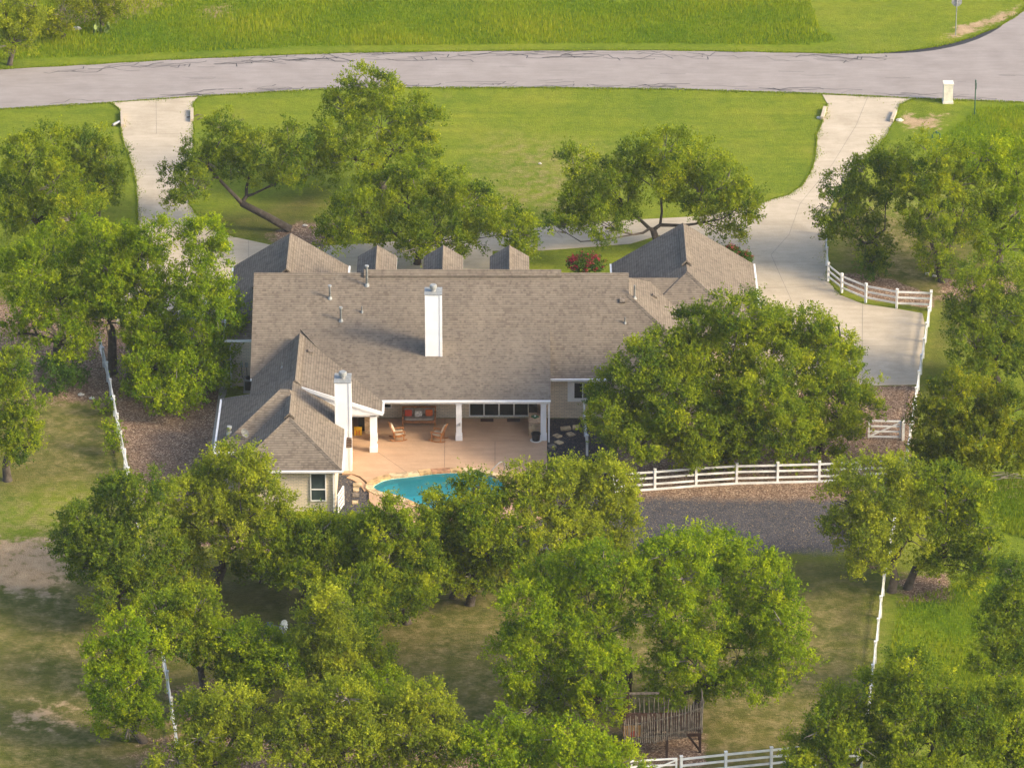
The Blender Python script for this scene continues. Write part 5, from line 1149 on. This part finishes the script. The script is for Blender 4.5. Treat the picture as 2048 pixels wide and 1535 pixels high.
# shrubs
def shrub(label, base, ells, mat='shrub', seed=1, cat='shrub', group='shrubs and small bushes', name='shrub', size=.11):
    return oak(name, label, base, ells, mat, seed=seed, cat=cat, group=group, size=size, trunk=.05, twigs=4)
shrub('round dark green shrub left of two by the left fence', (112, 785), [(108, 755, 26, 26), (125, 765, 20, 20)], seed=401); shrub('round dark green shrub right of two by the left fence', (152, 766), [(150, 750, 20, 17)], seed=402)
shrub('small green bush on the left fence line, upper one', (212, 824), [(210, 815, 15, 11)], 'oak_bright', 403); shrub('small green bush on the left fence line, lower one', (228, 905), [(226, 860, 10, 16), (230, 885, 12, 18)], 'oak_bright', 404)
shrub('dark shrub growing at the foot of the driveway oak', (1748, 556), [(1745, 538, 24, 20)], seed=405); shrub('low shrub beside the right fence at mid right', (1905, 1010), [(1900, 990, 24, 14)], seed=406)
shrub('dark undergrowth below the pale yellow oak', (520, 1165), [(490, 1130, 40, 22), (550, 1140, 36, 20)], 'oak_dark', 408)
shrub('small bush in the lower left thicket by the fence', (385, 1430), [(370, 1410, 18, 16), (392, 1405, 14, 14)], seed=409)
# crape myrtles with red flowers
def myrtle(label, cpx, Y, w, h, seed, nf):
    c = W(cpx[0], cpx[1], Y); s = scale_at(c); g = np.random.default_rng(seed); rx, rz = w/s, h/s
    t_ = thing('flowering_shrub', (c.x, c.y, 0), label, 'flowering shrub', 'red crape myrtles')
    def cloud(n, f, sz, k, name, mat, up):
        d = unit(g.normal(size=(n, 3))+np.array([0, -.2, .5])); O = np.array(c)+d*np.array([rx, rx*.7, rz])*g.uniform(f, 1, (n, 1))
        V, tt = leaves(O, unit(d+np.array([0, 0, up])), g.uniform(.12, .3, n), g.uniform(.3, .7, n), k, sz, .05, g); crown_mesh(name, mat, V, tt, t_)
    cloud(420, .5, .10, 8, 'foliage', 'shrub', .3); cloud(nf, .92, .085, 16, 'blossom', 'redflower', .8)
    m = MB()
    for k in range(6): m.tube([(c.x+random.uniform(-.15, .15), c.y+random.uniform(-.1, .1), -.05), (c.x+random.uniform(-.5, .5)*rx, c.y, c.z*.6), (c.x+random.uniform(-.8, .8)*rx, c.y, c.z)], [.04, .03, .012], 5)
    m.build('stems', 'bark', t_)
myrtle('red flowering crape myrtle before the house between the gables', (1172, 528), 9.4, 36, 17, 501, 75); myrtle('red flowering crape myrtle showing above the right gable roof edge', (1462, 506), 13.6, 15, 9, 502, 40); myrtle('small red flowering shrub at the right gable roof corner', (1490, 517), 13.4, 10, 8, 503, 24)
# prickly pear
def cactus(px):
    p = G(*px); r = random.Random(3); t_ = thing('prickly_pear', p, 'yellow green prickly pear cactus beyond the road at top left', 'cactus')
    for k in range(16):
        a = r.uniform(0, 6.28); q = Vector((p.x+r.uniform(-.6, .6), p.y+r.uniform(-.4, .4), r.uniform(.12, .65))); u = Vector((math.cos(a), math.sin(a), 0)); v = Vector((r.uniform(-.3, .3), r.uniform(-.3, .3), 1)).normalized(); w = u.cross(v)
        N = 10; vs = [q+u*.14*math.cos(2*math.pi*i/N)+v*.2*math.sin(2*math.pi*i/N)+w*s*.025 for s in (-1, 1) for i in range(N)]
        MB().add(vs, [tuple(range(N))[::-1], tuple(range(N, 2*N))]+[(i, (i+1) % N, N+(i+1) % N, N+i) for i in range(N)]).build('pad', 'cactus', t_)
MT['cactus'] = simple('cactus_pad', (.16, .22, .05), .6, .2, 5)
cactus((203, 66))

# ------------------------------------------------------------------ grass that stands up
def grass(name, polys, n, h0, h1, seed, w=.028, avoid=()):
    g = np.random.default_rng(seed); VV = []; TT = []
    for px, share in polys:
        q = gp(px); k = int(n*share); xs = [p.x for p in q]; ys = [p.y for p in q]
        X = g.uniform(min(xs), max(xs), k*3); Y = g.uniform(min(ys), max(ys), k*3); s = pip(X, Y, q); X, Y = X[s][:k], Y[s][:k]
        nn = len(X); B = np.stack([X, Y, np.full(nn, -.01)], 1); a = g.uniform(0, 6.28, nn); d = np.stack([np.cos(a), np.sin(a), np.zeros(nn)], 1)
        patch = .5+.5*np.sin(X*.31+1.3*np.sin(Y*.23+X*.05))*np.sin(Y*.42+1.1*np.sin(X*.17))
        h = g.uniform(h0, h1, nn)[:, None]*(.65+.7*patch[:, None]); tip = B+np.stack([g.normal(0, .16, nn), g.normal(0, .16, nn), np.ones(nn)], 1)*h
        ww = w*g.uniform(.7, 1.6, nn)[:, None]
        VV.append(np.stack([B-d*ww, B+d*ww, tip], 1)); TT.append(np.clip(.18+.45*patch+g.normal(0, .16, nn), 0, 1))
    o = crown_mesh(name, 'grassblade', np.concatenate(VV), np.concatenate(TT), None); tag(o, kind='stuff')
grass('meadow_grass', [([(-40, -40), (1610, -40), (1640, 60), (1675, 80), (1620, 90), (1200, 87), (600, 93), (240, 111), (-40, 122)], .82), ([(1870, 282), (1960, 216), (2090, 210), (2090, 330), (1900, 330)], .05), ([(1795, 1200), (1960, 1160), (2060, 1160), (2060, 1420), (1765, 1410)], .09), ([(1960, 965), (2060, 950), (2060, 1080), (1990, 1060)], .04)], 90000, .14, .36, 61, .026)

def fringe(name, lines, per_m, seed):
    g = np.random.default_rng(seed); VV = []; TT = []
    for px, side in lines:
        L = gp(px)
        for a, b in zip(L, L[1:]):
            k = int((b-a).length*per_m); t_ = g.random(k)
            if k < 1: continue
            d = (b-a).normalized(); nn = np.array([-d.y, d.x, 0])*side
            P_ = np.array(a)[None]+np.outer(t_, np.array(b-a)) + nn[None]*(g.exponential(.10, k)-.07)[:, None]*(1+.8*np.sin(t_*(b-a).length*1.7+a.x))[:, None]
            P_[:, 2] = .0; an = g.uniform(0, 6.28, k); e = np.stack([np.cos(an), np.sin(an), np.zeros(k)], 1)*.03; h = g.uniform(.05, .14, k)[:, None]
            VV.append(np.stack([P_-e, P_+e, P_+np.stack([g.normal(0, .3, k), g.normal(0, .3, k), np.ones(k)], 1)*h], 1)); TT.append(np.clip(g.normal(.35, .2, k), 0, 1))
    tag(crown_mesh(name, 'grassblade', np.concatenate(VV), np.concatenate(TT), None), kind='stuff')
n_ = DL.index((1827, 198)); 
fringe('edge_grass', [(ROAD_T[1:], 1), (ROAD_B[1:-1], 1), (DL[:9], 1), (DL[34:44], 1), (DL[45:53], 1), (DL[-9:], 1)], 130, 77)

# ------------------------------------------------------------------ evening haze
def haze():
    m = bpy.data.materials.new('haze_air'); m.use_nodes = True; t = m.node_tree; t.nodes.clear()
    o = t.nodes.new('ShaderNodeOutputMaterial'); v = t.nodes.new('ShaderNodeVolumePrincipled')
    v.inputs['Color'].default_value = (.90, .93, .95, 1); v.inputs['Density'].default_value = HAZE; v.inputs['Anisotropy'].default_value = .2
    t.links.new(v.outputs[0], o.inputs['Volume']); MT['haze'] = m
    tag(MB().box((0, 0, 61), (6200, 6200, 124)).build('haze', 'haze'), kind='stuff')
HAZE = .00009
haze()
